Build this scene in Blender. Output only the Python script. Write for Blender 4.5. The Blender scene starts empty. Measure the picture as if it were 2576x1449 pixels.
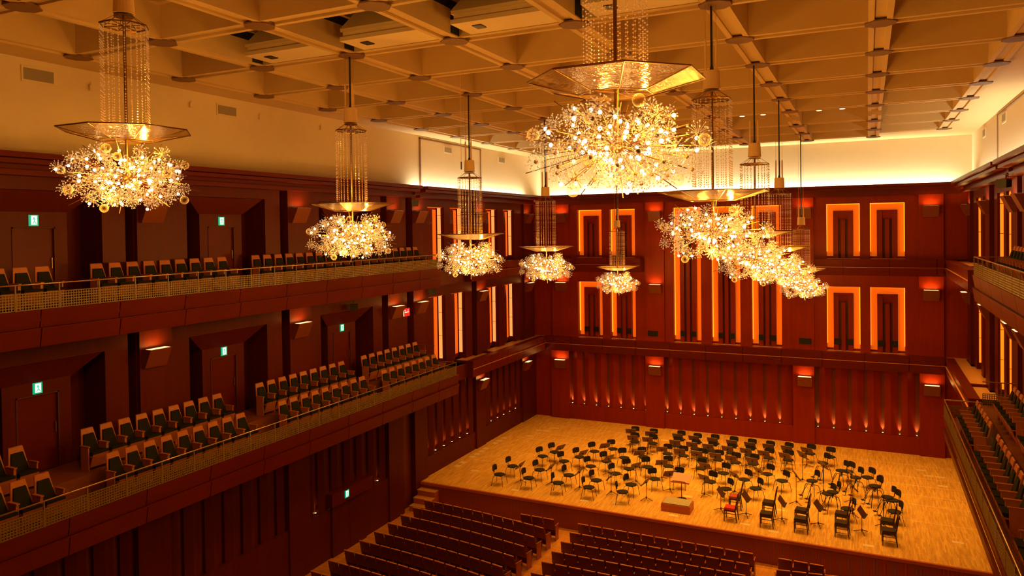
import bpy, math, random
from math import sin, cos, pi, radians, atan2, hypot, sqrt
from mathutils import Matrix, Vector
random.seed(7)
COL = bpy.context.scene.collection
SC = bpy.context.scene
CX = -6.6            # centre line of the hall, camera stands at x=0 y=0; heights are relative to the camera until the end
FLOOR_Z, STAGE_Z = -11.62, -10.7

# ------------------------------------------------------------------ materials
def nodes(m):
    m.use_nodes = True
    nt = m.node_tree
    return nt, nt.nodes.get('Principled BSDF')
def mat(name, col, rough=.5, metal=0, spec=.5, emit=None, estr=0, grain=None, bump=0, gscale=(1, 1, 1), gamt=.25, nosample=False, trans=0, alpha=1):
    m = bpy.data.materials.new(name)
    nt, b = nodes(m)
    b.inputs['Base Color'].default_value = (*col, 1)
    b.inputs['Roughness'].default_value = rough
    b.inputs['Metallic'].default_value = metal
    b.inputs['Specular IOR Level'].default_value = spec
    if trans: b.inputs['Transmission Weight'].default_value = trans
    if emit:
        b.inputs['Emission Color'].default_value = (*emit, 1)
        b.inputs['Emission Strength'].default_value = estr
    if grain:
        tc = nt.nodes.new('ShaderNodeTexCoord'); mp = nt.nodes.new('ShaderNodeMapping')
        mp.inputs['Scale'].default_value = gscale
        nz = nt.nodes.new('ShaderNodeTexNoise'); nz.inputs['Scale'].default_value = grain; nz.inputs['Detail'].default_value = 3
        nt.links.new(tc.outputs['Object'], mp.inputs['Vector']); nt.links.new(mp.outputs['Vector'], nz.inputs['Vector'])
        mx = nt.nodes.new('ShaderNodeMix'); mx.data_type = 'RGBA'
        mx.inputs['A'].default_value = (*[c * (1 - gamt) for c in col], 1)
        mx.inputs['B'].default_value = (*[min(1, c * (1 + gamt)) for c in col], 1)
        nt.links.new(nz.outputs['Fac'], mx.inputs['Factor']); nt.links.new(mx.outputs['Result'], b.inputs['Base Color'])
        if bump:
            bp = nt.nodes.new('ShaderNodeBump'); bp.inputs['Strength'].default_value = bump
            nt.links.new(nz.outputs['Fac'], bp.inputs['Height']); nt.links.new(bp.outputs['Normal'], b.inputs['Normal'])
    if nosample: m.cycles.emission_sampling = 'NONE'
    return m

M = {}
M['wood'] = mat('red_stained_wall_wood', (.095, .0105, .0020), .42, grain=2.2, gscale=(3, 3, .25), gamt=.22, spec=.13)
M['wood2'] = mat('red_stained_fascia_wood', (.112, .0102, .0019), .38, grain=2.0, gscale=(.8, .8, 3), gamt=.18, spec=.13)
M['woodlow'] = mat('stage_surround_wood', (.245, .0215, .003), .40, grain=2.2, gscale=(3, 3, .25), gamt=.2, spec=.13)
M['litedge'] = mat('painted_edge_highlight', (.78, .30, .09), .3)  # edge highlight put into the colour, paler than the wood itself
M['sconcewood'] = mat('sconce_wood', (.20, .042, .010), .4, grain=3, gamt=.1)
M['slot'] = mat('dark_joint', (.085, .012, .004), .7)
M['slotwood'] = mat('shaded_slot_wood', (.13, .018, .004), .45)  # recess shade of the back wall slots is put into this colour
M['plaster'] = mat('cream_plaster_wall', (.78, .64, .42), .75, grain=5, gscale=(1, 1, 1), gamt=.03)
M['ceil'] = mat('cream_plaster_ceiling', (.66, .48, .23), .8, grain=3, gamt=.04)
M['void'] = mat('dark_ceiling_void', (.008, .006, .006), .9)
M['grille'] = mat('brown_grille', (.20, .10, .04), .7, grain=60, gamt=.5)
M['ventgrey'] = mat('wall_vent_grey', (.30, .24, .16), .6, grain=40, gscale=(1, 1, 6), gamt=.3)
M['black'] = mat('black_metal', (.012, .010, .008), .45)
M['blackcloth'] = mat('black_seat_fabric', (.024, .019, .010), .8, spec=.2, grain=90, gamt=.4)
M['greencloth'] = mat('dark_green_seat_fabric', (.017, .0165, .006), .85, spec=.12, grain=60, gamt=.3)
M['seatwood'] = mat('orange_brown_beech', (.43, .130, .028), .42, grain=3, gscale=(4, 4, .6), gamt=.12)
M['endwood'] = mat('stalls_end_panel_wood', (.36, .085, .02), .35)
M['stallwood'] = mat('red_brown_stalls_wood', (.20, .026, .008), .35, grain=3, gscale=(4, 4, .6), gamt=.12)
M['steel'] = mat('brass_tinted_steel', (.62, .45, .22), .28, metal=.9)
M['meshpanel'] = mat('perforated_panel_paint', (.20, .13, .036), .5)
M['brass'] = mat('brass', (.26, .14, .045), .3, metal=1)
M['crystal'] = mat('glowing_cut_crystal', (.16, .115, .06), .12, spec=1.0, emit=(1, .54, .19), estr=.50, nosample=True)  # lamplight on the crystal put in as a glow of its own
M['strand'] = mat('glowing_bead_strand', (.42, .24, .09), .12, spec=1.0, emit=(1, .42, .10), estr=.22, nosample=True)  # weak glow painted into the beads in place of bulb light
M['bulb'] = mat('lit_bulb', (1, .8, .5), .4, emit=(1, .62, .26), estr=22, nosample=True)
M['cap'] = mat('cream_canopy_cap', (.78, .55, .30), .6)
M['lampglow'] = mat('sconce_diffuser_lit', (1, .8, .5), .5, emit=(1, .55, .22), estr=2.6, nosample=True)
M['uplens'] = mat('uplight_lens_lit', (1, .8, .5), .4, emit=(1, .5, .18), estr=6, nosample=True)
M['downlens'] = mat('downlight_lens_lit', (1, .8, .5), .4, emit=(1, .62, .28), estr=8, nosample=True)
M['exitgreen'] = mat('exit_sign_green', (0, .35, .2), .5, emit=(.0, .42, .20), estr=.9)
M['exitwhite'] = mat('exit_sign_white', (.8, 1, .95), .5, emit=(.62, 1, .88), estr=1.2)
M['signred'] = mat('red_sign_panel', (.7, .02, .01), .5, emit=(.8, .015, .01), estr=.8)
M['signwhite'] = mat('white_sign_panel', (.9, .8, .8), .5, emit=(1, .75, .7), estr=.9)
M['desk'] = mat('brown_wood_desk', (.095, .034, .013), .45, grain=5, gscale=(6, 1, 1), gamt=.25)
M['darkwood'] = mat('ebony_stained_wood', (.045, .014, .010), .32)
M['leather'] = mat('black_leather', (.035, .028, .018), .35)
M['redseat'] = mat('red_velvet_pad', (.55, .018, .008), .7)
M['rustseat'] = mat('rust_velvet_pad', (.36, .055, .02), .7)
M['podwood'] = mat('podium_side_wood', (.44, .10, .030), .4, grain=3, gscale=(.5, .5, 5), gamt=.2)
M['carpet'] = mat('grey_beige_carpet', (.42, .36, .20), .95, grain=40, gamt=.12)
M['pinkdesk'] = mat('rosewood_conductor_desk', (.62, .27, .14), .5, grain=7, gamt=.15)
M['plate'] = mat('floor_box_lid', (.85, .70, .40), .5)
M['ledge'] = mat('ledge_top_boards', (.62, .30, .08), .4, grain=5, gscale=(1, .3, 1), gamt=.12)
M['balcfloor'] = mat('balcony_floor_boards', (.22, .065, .015), .35, grain=6, gscale=(3, .5, 1), gamt=.2)

# window glow: acrylic light panels, and recess bands with glow put into the colour
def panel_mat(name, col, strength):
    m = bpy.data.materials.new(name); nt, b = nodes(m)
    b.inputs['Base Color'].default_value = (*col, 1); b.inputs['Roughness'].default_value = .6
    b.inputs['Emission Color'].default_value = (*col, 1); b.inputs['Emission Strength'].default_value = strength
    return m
M['orangeglow'] = panel_mat('amber_recess_glow', (1, .20, .006), .34)  # strip-lit recess surfaces carry their glow in the material
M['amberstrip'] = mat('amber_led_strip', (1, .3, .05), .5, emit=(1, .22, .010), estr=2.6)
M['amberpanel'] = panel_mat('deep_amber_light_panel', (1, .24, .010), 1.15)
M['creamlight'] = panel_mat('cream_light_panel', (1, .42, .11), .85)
def glass_tray():
    m = bpy.data.materials.new('etched_glass'); nt, b = nodes(m)
    b.inputs['Base Color'].default_value = (.85, .72, .42, 1); b.inputs['Roughness'].default_value = .25
    tr = nt.nodes.new('ShaderNodeBsdfTransparent'); tr.inputs['Color'].default_value = (1, .93, .75, 1)
    tl = nt.nodes.new('ShaderNodeBsdfTranslucent'); tl.inputs['Color'].default_value = (.72, .58, .32, 1)
    gl = nt.nodes.new('ShaderNodeBsdfGlossy'); gl.inputs['Color'].default_value = (.95, .85, .6, 1); gl.inputs['Roughness'].default_value = .04
    nz = nt.nodes.new('ShaderNodeTexNoise'); nz.inputs['Scale'].default_value = 22; bp = nt.nodes.new('ShaderNodeBump'); bp.inputs['Strength'].default_value = .5; bp.inputs['Distance'].default_value = .03
    nt.links.new(nz.outputs['Fac'], bp.inputs['Height']); nt.links.new(bp.outputs['Normal'], gl.inputs['Normal'])
    m1 = nt.nodes.new('ShaderNodeMixShader'); m1.inputs[0].default_value = .62
    m2 = nt.nodes.new('ShaderNodeMixShader'); m2.inputs[0].default_value = .35
    out = nt.nodes['Material Output']
    nt.links.new(gl.outputs[0], m1.inputs[1]); nt.links.new(tl.outputs[0], m1.inputs[2])
    nt.links.new(m1.outputs[0], m2.inputs[1]); nt.links.new(tr.outputs[0], m2.inputs[2])
    nt.links.new(m2.outputs[0], out.inputs[0])
    return m
M['glass'] = glass_tray()
def globe_glass():
    m = bpy.data.materials.new('clear_glass_globe'); nt, b = nodes(m)
    b.inputs['Base Color'].default_value = (1, .9, .7, 1); b.inputs['Roughness'].default_value = .05
    b.inputs['Specular IOR Level'].default_value = 1
    tr = nt.nodes.new('ShaderNodeBsdfTransparent'); tr.inputs['Color'].default_value = (1, .95, .85, 1)
    fr = nt.nodes.new('ShaderNodeLayerWeight'); fr.inputs[0].default_value = .18
    mx = nt.nodes.new('ShaderNodeMixShader'); out = nt.nodes['Material Output']
    nt.links.new(fr.outputs['Facing'], mx.inputs[0]); nt.links.new(tr.outputs[0], mx.inputs[1]); nt.links.new(b.outputs[0], mx.inputs[2])
    nt.links.new(mx.outputs[0], out.inputs[0])
    return m
M['globe'] = globe_glass()

def board_floor(name, c1, c2, mortar, bw, bh, rough, rot=True):
    m = bpy.data.materials.new(name); nt, b = nodes(m)
    tc = nt.nodes.new('ShaderNodeTexCoord'); mp = nt.nodes.new('ShaderNodeMapping')
    if rot: mp.inputs['Rotation'].default_value = (0, 0, pi / 2)
    br = nt.nodes.new('ShaderNodeTexBrick'); br.inputs['Scale'].default_value = 1
    br.inputs['Color1'].default_value = (*c1, 1); br.inputs['Color2'].default_value = (*c2, 1); br.inputs['Mortar'].default_value = (*mortar, 1)
    br.inputs['Mortar Size'].default_value = .002; br.inputs['Brick Width'].default_value = bw; br.inputs['Row Height'].default_value = bh; br.offset = .37
    nz = nt.nodes.new('ShaderNodeTexNoise'); nz.inputs['Scale'].default_value = 2.2; nz.inputs['Detail'].default_value = 5
    mp2 = nt.nodes.new('ShaderNodeMapping'); mp2.inputs['Scale'].default_value = (9, .9, 1)
    mx = nt.nodes.new('ShaderNodeMix'); mx.data_type = 'RGBA'; mx.blend_type = 'MULTIPLY'; mx.inputs['Factor'].default_value = .55
    cr = nt.nodes.new('ShaderNodeValToRGB'); cr.color_ramp.elements[0].position = .3; cr.color_ramp.elements[0].color = (.55, .50, .42, 1); cr.color_ramp.elements[1].position = .7
    L = nt.links.new
    L(tc.outputs['Object'], mp.inputs['Vector']); L(mp.outputs['Vector'], br.inputs['Vector'])
    L(tc.outputs['Object'], mp2.inputs['Vector']); L(mp2.outputs['Vector'], nz.inputs['Vector']); L(nz.outputs['Fac'], cr.inputs['Fac'])
    L(br.outputs['Color'], mx.inputs['A']); L(cr.outputs['Color'], mx.inputs['B']); L(mx.outputs['Result'], b.inputs['Base Color'])
    b.inputs['Roughness'].default_value = rough; b.inputs['Specular IOR Level'].default_value = .35
    return m
M['stage'] = board_floor('stage_parquet', (.98, .60, .120), (.72, .38, .065), (.42, .18, .03), .45, .045, .42)
M['hallfloor'] = board_floor('hall_floor_boards', (.85, .38, .07), (.70, .30, .05), (.3, .10, .02), 1.4, .09, .3, rot=False)

# apron with fine vertical ribs
def ribbed():
    m = bpy.data.materials.new('ribbed_apron_wood'); nt, b = nodes(m)
    tc = nt.nodes.new('ShaderNodeTexCoord'); wv = nt.nodes.new('ShaderNodeTexWave'); wv.wave_type = 'BANDS'; wv.bands_direction = 'X'
    wv.inputs['Scale'].default_value = 9
    cr = nt.nodes.new('ShaderNodeValToRGB'); cr.color_ramp.elements[0].color = (.10, .018, .006, 1); cr.color_ramp.elements[1].color = (.38, .06, .016, 1)
    nt.links.new(tc.outputs['Object'], wv.inputs['Vector']); nt.links.new(wv.outputs['Fac'], cr.inputs['Fac']); nt.links.new(cr.outputs['Color'], b.inputs['Base Color'])
    b.inputs['Roughness'].default_value = .5
    return m
M['ribbed'] = ribbed()

# ------------------------------------------------------------------ mesh builder
class MB:
    def __init__(s): s.v = []; s.f = []
    def add(s, vs, fs):
        n = len(s.v); s.v += [tuple(p) for p in vs]; s.f += [tuple(i + n for i in f) for f in fs]; return s
    def box(s, x0, x1, y0, y1, z0, z1):
        if x0 > x1: x0, x1 = x1, x0
        if y0 > y1: y0, y1 = y1, y0
        if z0 > z1: z0, z1 = z1, z0
        return s.add([(x0, y0, z0), (x1, y0, z0), (x1, y1, z0), (x0, y1, z0), (x0, y0, z1), (x1, y0, z1), (x1, y1, z1), (x0, y1, z1)],
                     [(0, 3, 2, 1), (4, 5, 6, 7), (0, 1, 5, 4), (1, 2, 6, 5), (2, 3, 7, 6), (3, 0, 4, 7)])
    def hexa(s, b, t):        # b, t: 4 bottom points and 4 top points, same winding
        return s.add(list(b) + list(t), [(0, 3, 2, 1), (4, 5, 6, 7), (0, 1, 5, 4), (1, 2, 6, 5), (2, 3, 7, 6), (3, 0, 4, 7)])
    def prism(s, pts, a0, a1, axis='y'):   # extrude polygon pts (u,v) along axis
        def P(u, v, a): return {'y': (u, a, v), 'x': (a, u, v), 'z': (u, v, a)}[axis]
        n = len(pts)
        return s.add([P(u, v, a0) for u, v in pts] + [P(u, v, a1) for u, v in pts],
                     [tuple(range(n))[::-1], tuple(range(n, 2 * n))] + [(i, (i + 1) % n, n + (i + 1) % n, n + i) for i in range(n)])
    def tube(s, p0, p1, r, n=6, r1=None):
        p0, p1 = Vector(p0), Vector(p1); r1 = r if r1 is None else r1
        d = (p1 - p0)
        if d.length < 1e-6: return s
        d.normalize(); a = d.orthogonal().normalized(); b = d.cross(a)
        vs = [p0 + (a * cos(2 * pi * i / n) + b * sin(2 * pi * i / n)) * r for i in range(n)] + [p1 + (a * cos(2 * pi * i / n) + b * sin(2 * pi * i / n)) * r1 for i in range(n)]
        return s.add(vs, [tuple(range(n))[::-1], tuple(range(n, 2 * n))] + [(i, (i + 1) % n, n + (i + 1) % n, n + i) for i in range(n)])
    def path(s, pts, r, n=6):
        for a, b in zip(pts, pts[1:]): s.tube(a, b, r, n)
        for p in pts[1:-1]: s.ball(p, r, 4, 6)
        return s
    def ball(s, c, r, rings=4, seg=6, sc=(1, 1, 1)):
        cx, cy, cz = c; vs = [(cx, cy, cz - r * sc[2])]
        for i in range(1, rings):
            t = pi * i / rings
            for j in range(seg):
                p = 2 * pi * j / seg; vs.append((cx + r * sc[0] * sin(t) * cos(p), cy + r * sc[1] * sin(t) * sin(p), cz - r * sc[2] * cos(t)))
        vs.append((cx, cy, cz + r * sc[2])); fs = []
        for j in range(seg): fs.append((0, 1 + (j + 1) % seg, 1 + j))
        for i in range(rings - 2):
            for j in range(seg):
                a = 1 + i * seg; fs.append((a + j, a + (j + 1) % seg, a + seg + (j + 1) % seg, a + seg + j))
        a = 1 + (rings - 2) * seg; top = len(vs) - 1
        for j in range(seg): fs.append((a + j, a + (j + 1) % seg, top))
        return s.add(vs, fs)
    def octa(s, c, r):
        x, y, z = c
        return s.add([(x + r, y, z), (x - r, y, z), (x, y + r, z), (x, y - r, z), (x, y, z + r), (x, y, z - r)],
                     [(0, 2, 4), (2, 1, 4), (1, 3, 4), (3, 0, 4), (2, 0, 5), (1, 2, 5), (3, 1, 5), (0, 3, 5)])
    def lathe(s, prof, n=16, c=(0, 0)):      # prof: list of (r, z)
        vs = [(c[0] + r * cos(2 * pi * j / n), c[1] + r * sin(2 * pi * j / n), z) for r, z in prof for j in range(n)]
        fs = [(i * n + j, i * n + (j + 1) % n, (i + 1) * n + (j + 1) % n, (i + 1) * n + j) for i in range(len(prof) - 1) for j in range(n)]
        fs += [tuple(range(n))[::-1], tuple(range((len(prof) - 1) * n, len(prof) * n))]
        return s.add(vs, fs)
    def mesh(s, name, m, smooth=False):
        me = bpy.data.meshes.new(name); me.from_pydata(s.v, [], s.f); me.materials.append(m); me.update()
        if smooth: me.polygons.foreach_set('use_smooth', [True] * len(me.polygons))
        return me
    def build(s, name, m, parent=None, smooth=False):
        o = bpy.data.objects.new(name, s.mesh(name, m, smooth)); COL.objects.link(o)
        if parent: o.parent = parent
        return o

def struct(o, label=None):
    o['kind'] = 'structure'
    if label: o['label'] = label
    return o
def tag(o, label, cat, group=None):
    o['label'] = label; o['category'] = cat
    if group: o['group'] = group
    return o
def empty(name, loc=(0, 0, 0), rz=0):
    o = bpy.data.objects.new(name, None); o.location = loc; o.rotation_euler = (0, 0, rz); COL.objects.link(o); return o
def copy_tree(o, parent=None):
    c = o.copy(); COL.objects.link(c); c.parent = parent
    for ch in o.children: copy_tree(ch, c)
    return c
ORD = ['zeroth', 'first', 'second', 'third', 'fourth', 'fifth', 'sixth', 'seventh', 'eighth', 'ninth', 'tenth', 'eleventh', 'twelfth', 'thirteenth', 'fourteenth', 'fifteenth', 'sixteenth', 'seventeenth', 'eighteenth', 'nineteenth', 'twentieth']
for t in ('twenty', 'thirty', 'forty', 'fifty', 'sixty'):
    b_ = {'twenty': 'twentieth', 'thirty': 'thirtieth', 'forty': 'fortieth', 'fifty': 'fiftieth', 'sixty': 'sixtieth'}[t]
    if t != 'twenty': ORD.append(b_)
    ORD += [t + '-' + x for x in ORD[1:10]]
SIDE = {-1: 'left', 1: 'right'}

# ------------------------------------------------------------------ camera (measured: focal 1857 px of 2576, vertical shift, slight roll)
F_PX, YAW, PITCH, ROLL, PY = 1857.074, .448835, .0157648, -.0136625, 603.956
fw = Vector((-sin(YAW) * cos(PITCH), cos(YAW) * cos(PITCH), -sin(PITCH)))
r0 = Vector((cos(YAW), sin(YAW), 0)); u0 = r0.cross(fw)
rt = r0 * cos(ROLL) + u0 * sin(ROLL); up = u0 * cos(ROLL) - r0 * sin(ROLL)
cam = bpy.data.cameras.new('camera'); camo = bpy.data.objects.new('camera', cam); COL.objects.link(camo)
cam.sensor_width = 36; cam.lens = F_PX / 2576 * 36; cam.shift_y = -(724.5 - PY) / 2576; cam.clip_end = 200; cam.clip_start = .05
camo.matrix_world = Matrix(((rt.x, up.x, -fw.x, 0), (rt.y, up.y, -fw.y, 0), (rt.z, up.z, -fw.z, 0), (0, 0, 0, 1)))
SC.camera = camo
def proj(p):
    p = Vector(p); w = p.dot(fw)
    if w < .3: return None
    return 1288 + F_PX * p.dot(rt) / w, PY - F_PX * p.dot(up) / w
def in_view(p, m=25):
    q = proj(p); return q is not None and -m < q[0] < 2576 + m and -m < q[1] < 1449 + m

# ------------------------------------------------------------------ side helpers: d = distance from the centre line, s = -1 left, +1 right
def sb(mb, s, d0, d1, y0, y1, z0, z1): mb.box(CX + s * d0, CX + s * d1, y0, y1, z0, z1)
DW = 10.70                                   # wall face
Y_NEAR, Y_BAL, Y_LEDGE, Y_FRONT, Y_BACK = -5.5, 26.35, 29.56, 38.0, 38.8

# ------------------------------------------------------------------ floors
mb = MB(); mb.box(CX - 11.2, CX + 11.2, -6, 26.4, FLOOR_Z - .3, FLOOR_Z); struct(mb.build('floor', M['hallfloor']))
mb = MB(); mb.box(CX - 10.95, CX + 10.95, 26.43, 38.95, STAGE_Z - .5, STAGE_Z); struct(mb.build('floor_stage', M['stage']))
mb = MB(); mb.box(CX - 10.9, CX + 10.9, 26.36, 26.43, FLOOR_Z, STAGE_Z - .10); struct(mb.build('wall_stage_apron', M['ribbed']))
mb = MB(); mb.box(CX - 10.9, CX + 10.9, 26.33, 26.43, STAGE_Z - .10, STAGE_Z + .004); struct(mb.build('trim_1', M['podwood']))
n = 2
for y, x0, x1 in ((36.85, -15.6, 3.6), (35.10, -16.2, 3.6), (34.02, -16.2, 3.6), (32.79, -9.5, 3.6), (31.72, -16, 3.6), (29.93, -16.5, 3.6)):
    mb = MB(); mb.box(x0, x1, y - .012, y + .012, STAGE_Z - .01, STAGE_Z + .003); struct(mb.build('trim_%d' % n, M['plate'])); n += 1
# stage steps at the left wall
t = empty('stage_steps', (-16.70, 25.9, FLOOR_Z)); tag(t, 'small wooden steps climbing to the stage beside the left wall', 'steps')
for k in range(3):
    y1 = 26.36 - CX * 0 - 25.9; y0 = y1 - .31 * (3 - k) ; zt = .23 * (k + 1)
    mb = MB(); mb.box(-.42, .42, y0, y0 + .31 if k < 2 else y1, 0, zt - .03); mb.build('riser', M['podwood'], t)
    mb = MB(); mb.box(-.43, .43, y0 - .015, y0 + .31 if k < 2 else y1, zt - .03, zt); mb.build('tread', M['ledge'], t)

# ------------------------------------------------------------------ side walls
PIERS = [(7.55, 8.55), (13.12, 14.12), (18.70, 19.76), (24.24, 25.30), (26.07, 27.10), (31.62, 32.62), (37.2, 38.2)]
SLOTS = [(12.87, 13.10), (18.46, 18.70), (24.00, 24.24), (25.76, 26.07), (31.35, 31.62)]
NICHES = [(9.22, 12.23), (14.79, 17.80), (20.36, 23.40)]
WINS = [(27.44, 28.84), (29.36, 30.68), (32.90, 34.20), (34.86, 36.20)]
wn = 1; dn = 1; tn = n
for s in (-1, 1):
    W = MB(); B = MB()
    # backing
    sb(B, s, 11.75, 11.9, Y_NEAR, 39.4, FLOOR_Z, 1.45)
    for lo, hi in ((-6.15, -2.2), (-2.2, 1.40)):
        op = []
        for a, b in SLOTS: op.append((a, b, lo, hi))
        for a, b in NICHES: op.append((a, b, lo, -2.95 if lo < -3 else 1.04))
        for a, b in WINS: op.append((a, b, lo if lo < -3 else -1.70, -2.97 if lo < -3 else 1.0))
        op.sort(); y = Y_NEAR
        for a, b, z0, z1 in op:
            sb(W, s, DW, 11.75, y, a, lo, hi)
            if z1 < hi - .01: sb(W, s, DW, 11.75, a, b, z1, hi)
            if z0 > lo + .01: sb(W, s, DW, 11.75, a, b, lo, z0)
            y = b
        sb(W, s, DW, 11.75, y, 39.4, lo, hi)
        for a, b in PIERS:
            sb(W, s, DW - .12, DW, a, b, lo, hi)
        # niche interior: back plane plus funnel hood
        for a, b in NICHES:
            z1 = -2.95 if lo < -3 else 1.04
            sb(W, s, 11.55, 11.75, a - .1, b + .1, lo, z1 + .1)
            yc = (a + b) / 2; fl = -5.58 if lo < -3 else -1.65
            sb(W, s, 11.0, 11.6, yc - .80, yc - .5, lo, z1 - .5); sb(W, s, 11.0, 11.6, yc + .5, yc + .80, lo, z1 - .5); sb(W, s, 11.0, 11.6, yc - .5, yc + .5, fl + 1.83, z1 - .5)
            X = lambda d: CX + s * d
            W.hexa([(X(11.0), yc - .82, z1 - .5), (X(11.0), yc + .82, z1 - .5), (X(11.55), yc + .82, z1 - .5), (X(11.55), yc - .82, z1 - .5)],
                   [(X(DW + .03), a + .05, z1 - .01), (X(DW + .03), b - .05, z1 - .01), (X(11.55), b - .05, z1 - .01), (X(11.55), a + .05, z1 - .01)])
            sb(W, s, 11.2, 11.6, a + .02, a + .35, lo, z1 - .3)
            # door
            fl = -5.58 if lo < -3 else -1.65
            yc = (a + b) / 2
            d = empty('door_%d' % dn); struct(d); dn += 1
            dm = MB(); sb(dm, s, 11.04, 11.08, yc - .5, yc + .5, fl, fl + 1.83); dm.build('door_leaf', M['wood2'], d)
            dm = MB(); sb(dm, s, 10.985, 11.08, yc - .5, yc - .47, fl, fl + 1.83); sb(dm, s, 10.985, 11.08, yc + .47, yc + .5, fl, fl + 1.83); sb(dm, s, 10.985, 11.08, yc - .5, yc + .5, fl + 1.80, fl + 1.83)
            dm.build('door_frame', M['slot'], d)
            dm = MB(); X0 = CX + s * 11.01; dm.tube((X0, yc + .42, fl + .85), (X0, yc + .42, fl + 1.1), .012); dm.build('door_handle', M['steel'], d)
    # ground level
    GP = [(7.35, 8.35), (12.95, 13.95), (18.5, 19.5), (24.12, 25.15), (26.0, 26.98), (31.4, 32.35), (36.75, 38.6)]
    UPL = {0: [13.95 - 4.9 + .72 * k for k in range(0)], }
    bays = [(8.35, 12.95, 8.85, 6), (13.95, 18.5, 14.4, 6), (19.5, 24.12, 19.98, 6), (26.98, 31.4, 27.19, 6), (32.35, 36.75, 32.56, 6)]
    for a, b in GP: sb(W, s, 10.56, 11.25, a, b, FLOOR_Z, -6.15)
    sb(W, s, 10.9, 11.25, Y_NEAR, 39.4, -7.2, -6.15)
    sb(B, s, 10.80, 11.25, Y_NEAR, 39.4, FLOOR_Z, -6.2)
    for a, b, y0, nn in bays:
        sb(W, s, 10.62, 11.2, a, b, FLOOR_Z, -9.86)
        if a < 20: rib0, rib1, zt = a + .1, b - .3, -6.2
        for k in range(nn + 1):
            ya = (y0 + .72 * (k - 1) + .075) if k else a
            yb = (y0 + .72 * k - .075) if k < nn else b
            if yb - ya < .1: continue
            X = lambda d: CX + s * d
            ym = ya + (yb - ya) * .42
            pts = [(X(10.98), ya), (X(10.70), ya), (X(10.60), ym), (X(10.74), yb), (X(10.98), yb)]
            W.prism(pts if s < 0 else pts[::-1], -9.86, -6.2, 'z')
    sb(W, s, 10.7, 11.2, Y_NEAR, 7.35, FLOOR_Z, -6.2)
    struct(W.build('wall_' + SIDE[s], M['wood']))
    struct(B.build('wall_%s_backing' % SIDE[s], M['slotwood']))
    # ground door lintel
    L = MB(); sb(L, s, 10.40, 10.7, 20.45, 22.8, -9.75, -9.30); struct(L.build('trim_%d' % tn, M['wood2'])); tn += 1
    d = empty('door_%d' % dn); struct(d); dn += 1
    for q in (0, 1):
        L = MB(); sb(L, s, 10.55, 10.62, 20.62 + q * .99, 21.59 + q * .99, FLOOR_Z, -9.76); L.build('door_leaf', M['wood'], d)
    # upper cornice (three stepped mouldings)
    for y0, y1, dd in ((Y_NEAR, 25.95, 0), (26.35, 38.3, 0)):
        L = MB(); sb(L, s, 9.95, 10.45, y0, y1, 1.70, 1.82); sb(L, s, 10.08, 10.5, y0, y1, 1.58, 1.68); sb(L, s, 10.2, 10.45, y0, y1, 1.68, 1.70)
        sb(L, s, 10.35, 10.75, y0, y1, 1.34, 1.46); sb(L, s, 10.45, 10.75, y0, y1, 1.46, 1.58)
        struct(L.build('trim_%d' % tn, M['wood2'])); tn += 1
    L = MB(); sb(L, s, 10.35, 11.0, 25.95, 26.35, 1.46, 1.78); struct(L.build('trim_%d' % tn, M['wood'])); tn += 1
    # lit windows of the stage end
    for lo, hi in ((-6.12, -2.97), (-1.70, 1.0)):
        for a, b in WINS:
            w = empty('window_%d' % wn); struct(w); wn += 1
            X = lambda d: CX + s * d
            yb = b - .02
            # far reveal carries the luminous acrylic panel, joints every 1.05 m
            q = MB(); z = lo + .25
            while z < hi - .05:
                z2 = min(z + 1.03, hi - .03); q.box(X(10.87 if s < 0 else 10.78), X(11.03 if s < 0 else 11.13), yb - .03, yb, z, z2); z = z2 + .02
            q.build('glow_panel', M['creamlight'] if s < 0 else M['amberpanel'], w)
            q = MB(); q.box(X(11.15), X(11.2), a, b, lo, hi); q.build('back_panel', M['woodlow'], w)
            q = MB()    # wedge shaped inner box with sloping head
            q.prism([(X(11.15), a + .08), (X(10.86), a + .22), (X(10.86), a + .60), (X(11.15), a + .80)][::(1 if s < 0 else -1)], lo, hi - .75, 'z')
            q.hexa([(X(11.15), a + .08, hi - .75), (X(10.86), a + .22, hi - .75), (X(10.86), a + .60, hi - .75), (X(11.15), a + .80, hi - .75)],
                   [(X(11.15), a + .02, hi - .12), (X(11.10), a + .04, hi - .12), (X(11.10), a + 1.0, hi - .12), (X(11.15), a + 1.05, hi - .12)])
            q.build('inner_fin', M['wood2'], w)
            q = MB(); q.box(X(10.78), X(11.14), a + .01, b - .05, hi - .025, hi - .005); q.build('head_glow', M['orangeglow'], w)  # amber glow painted on the window head
            q = MB(); q.box(X(11.09), X(11.12), yb - .32, yb - .05, lo + .2, hi - .1); q.build('side_glow', M['orangeglow'], w)  # amber glow painted on a face of the recess back

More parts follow.
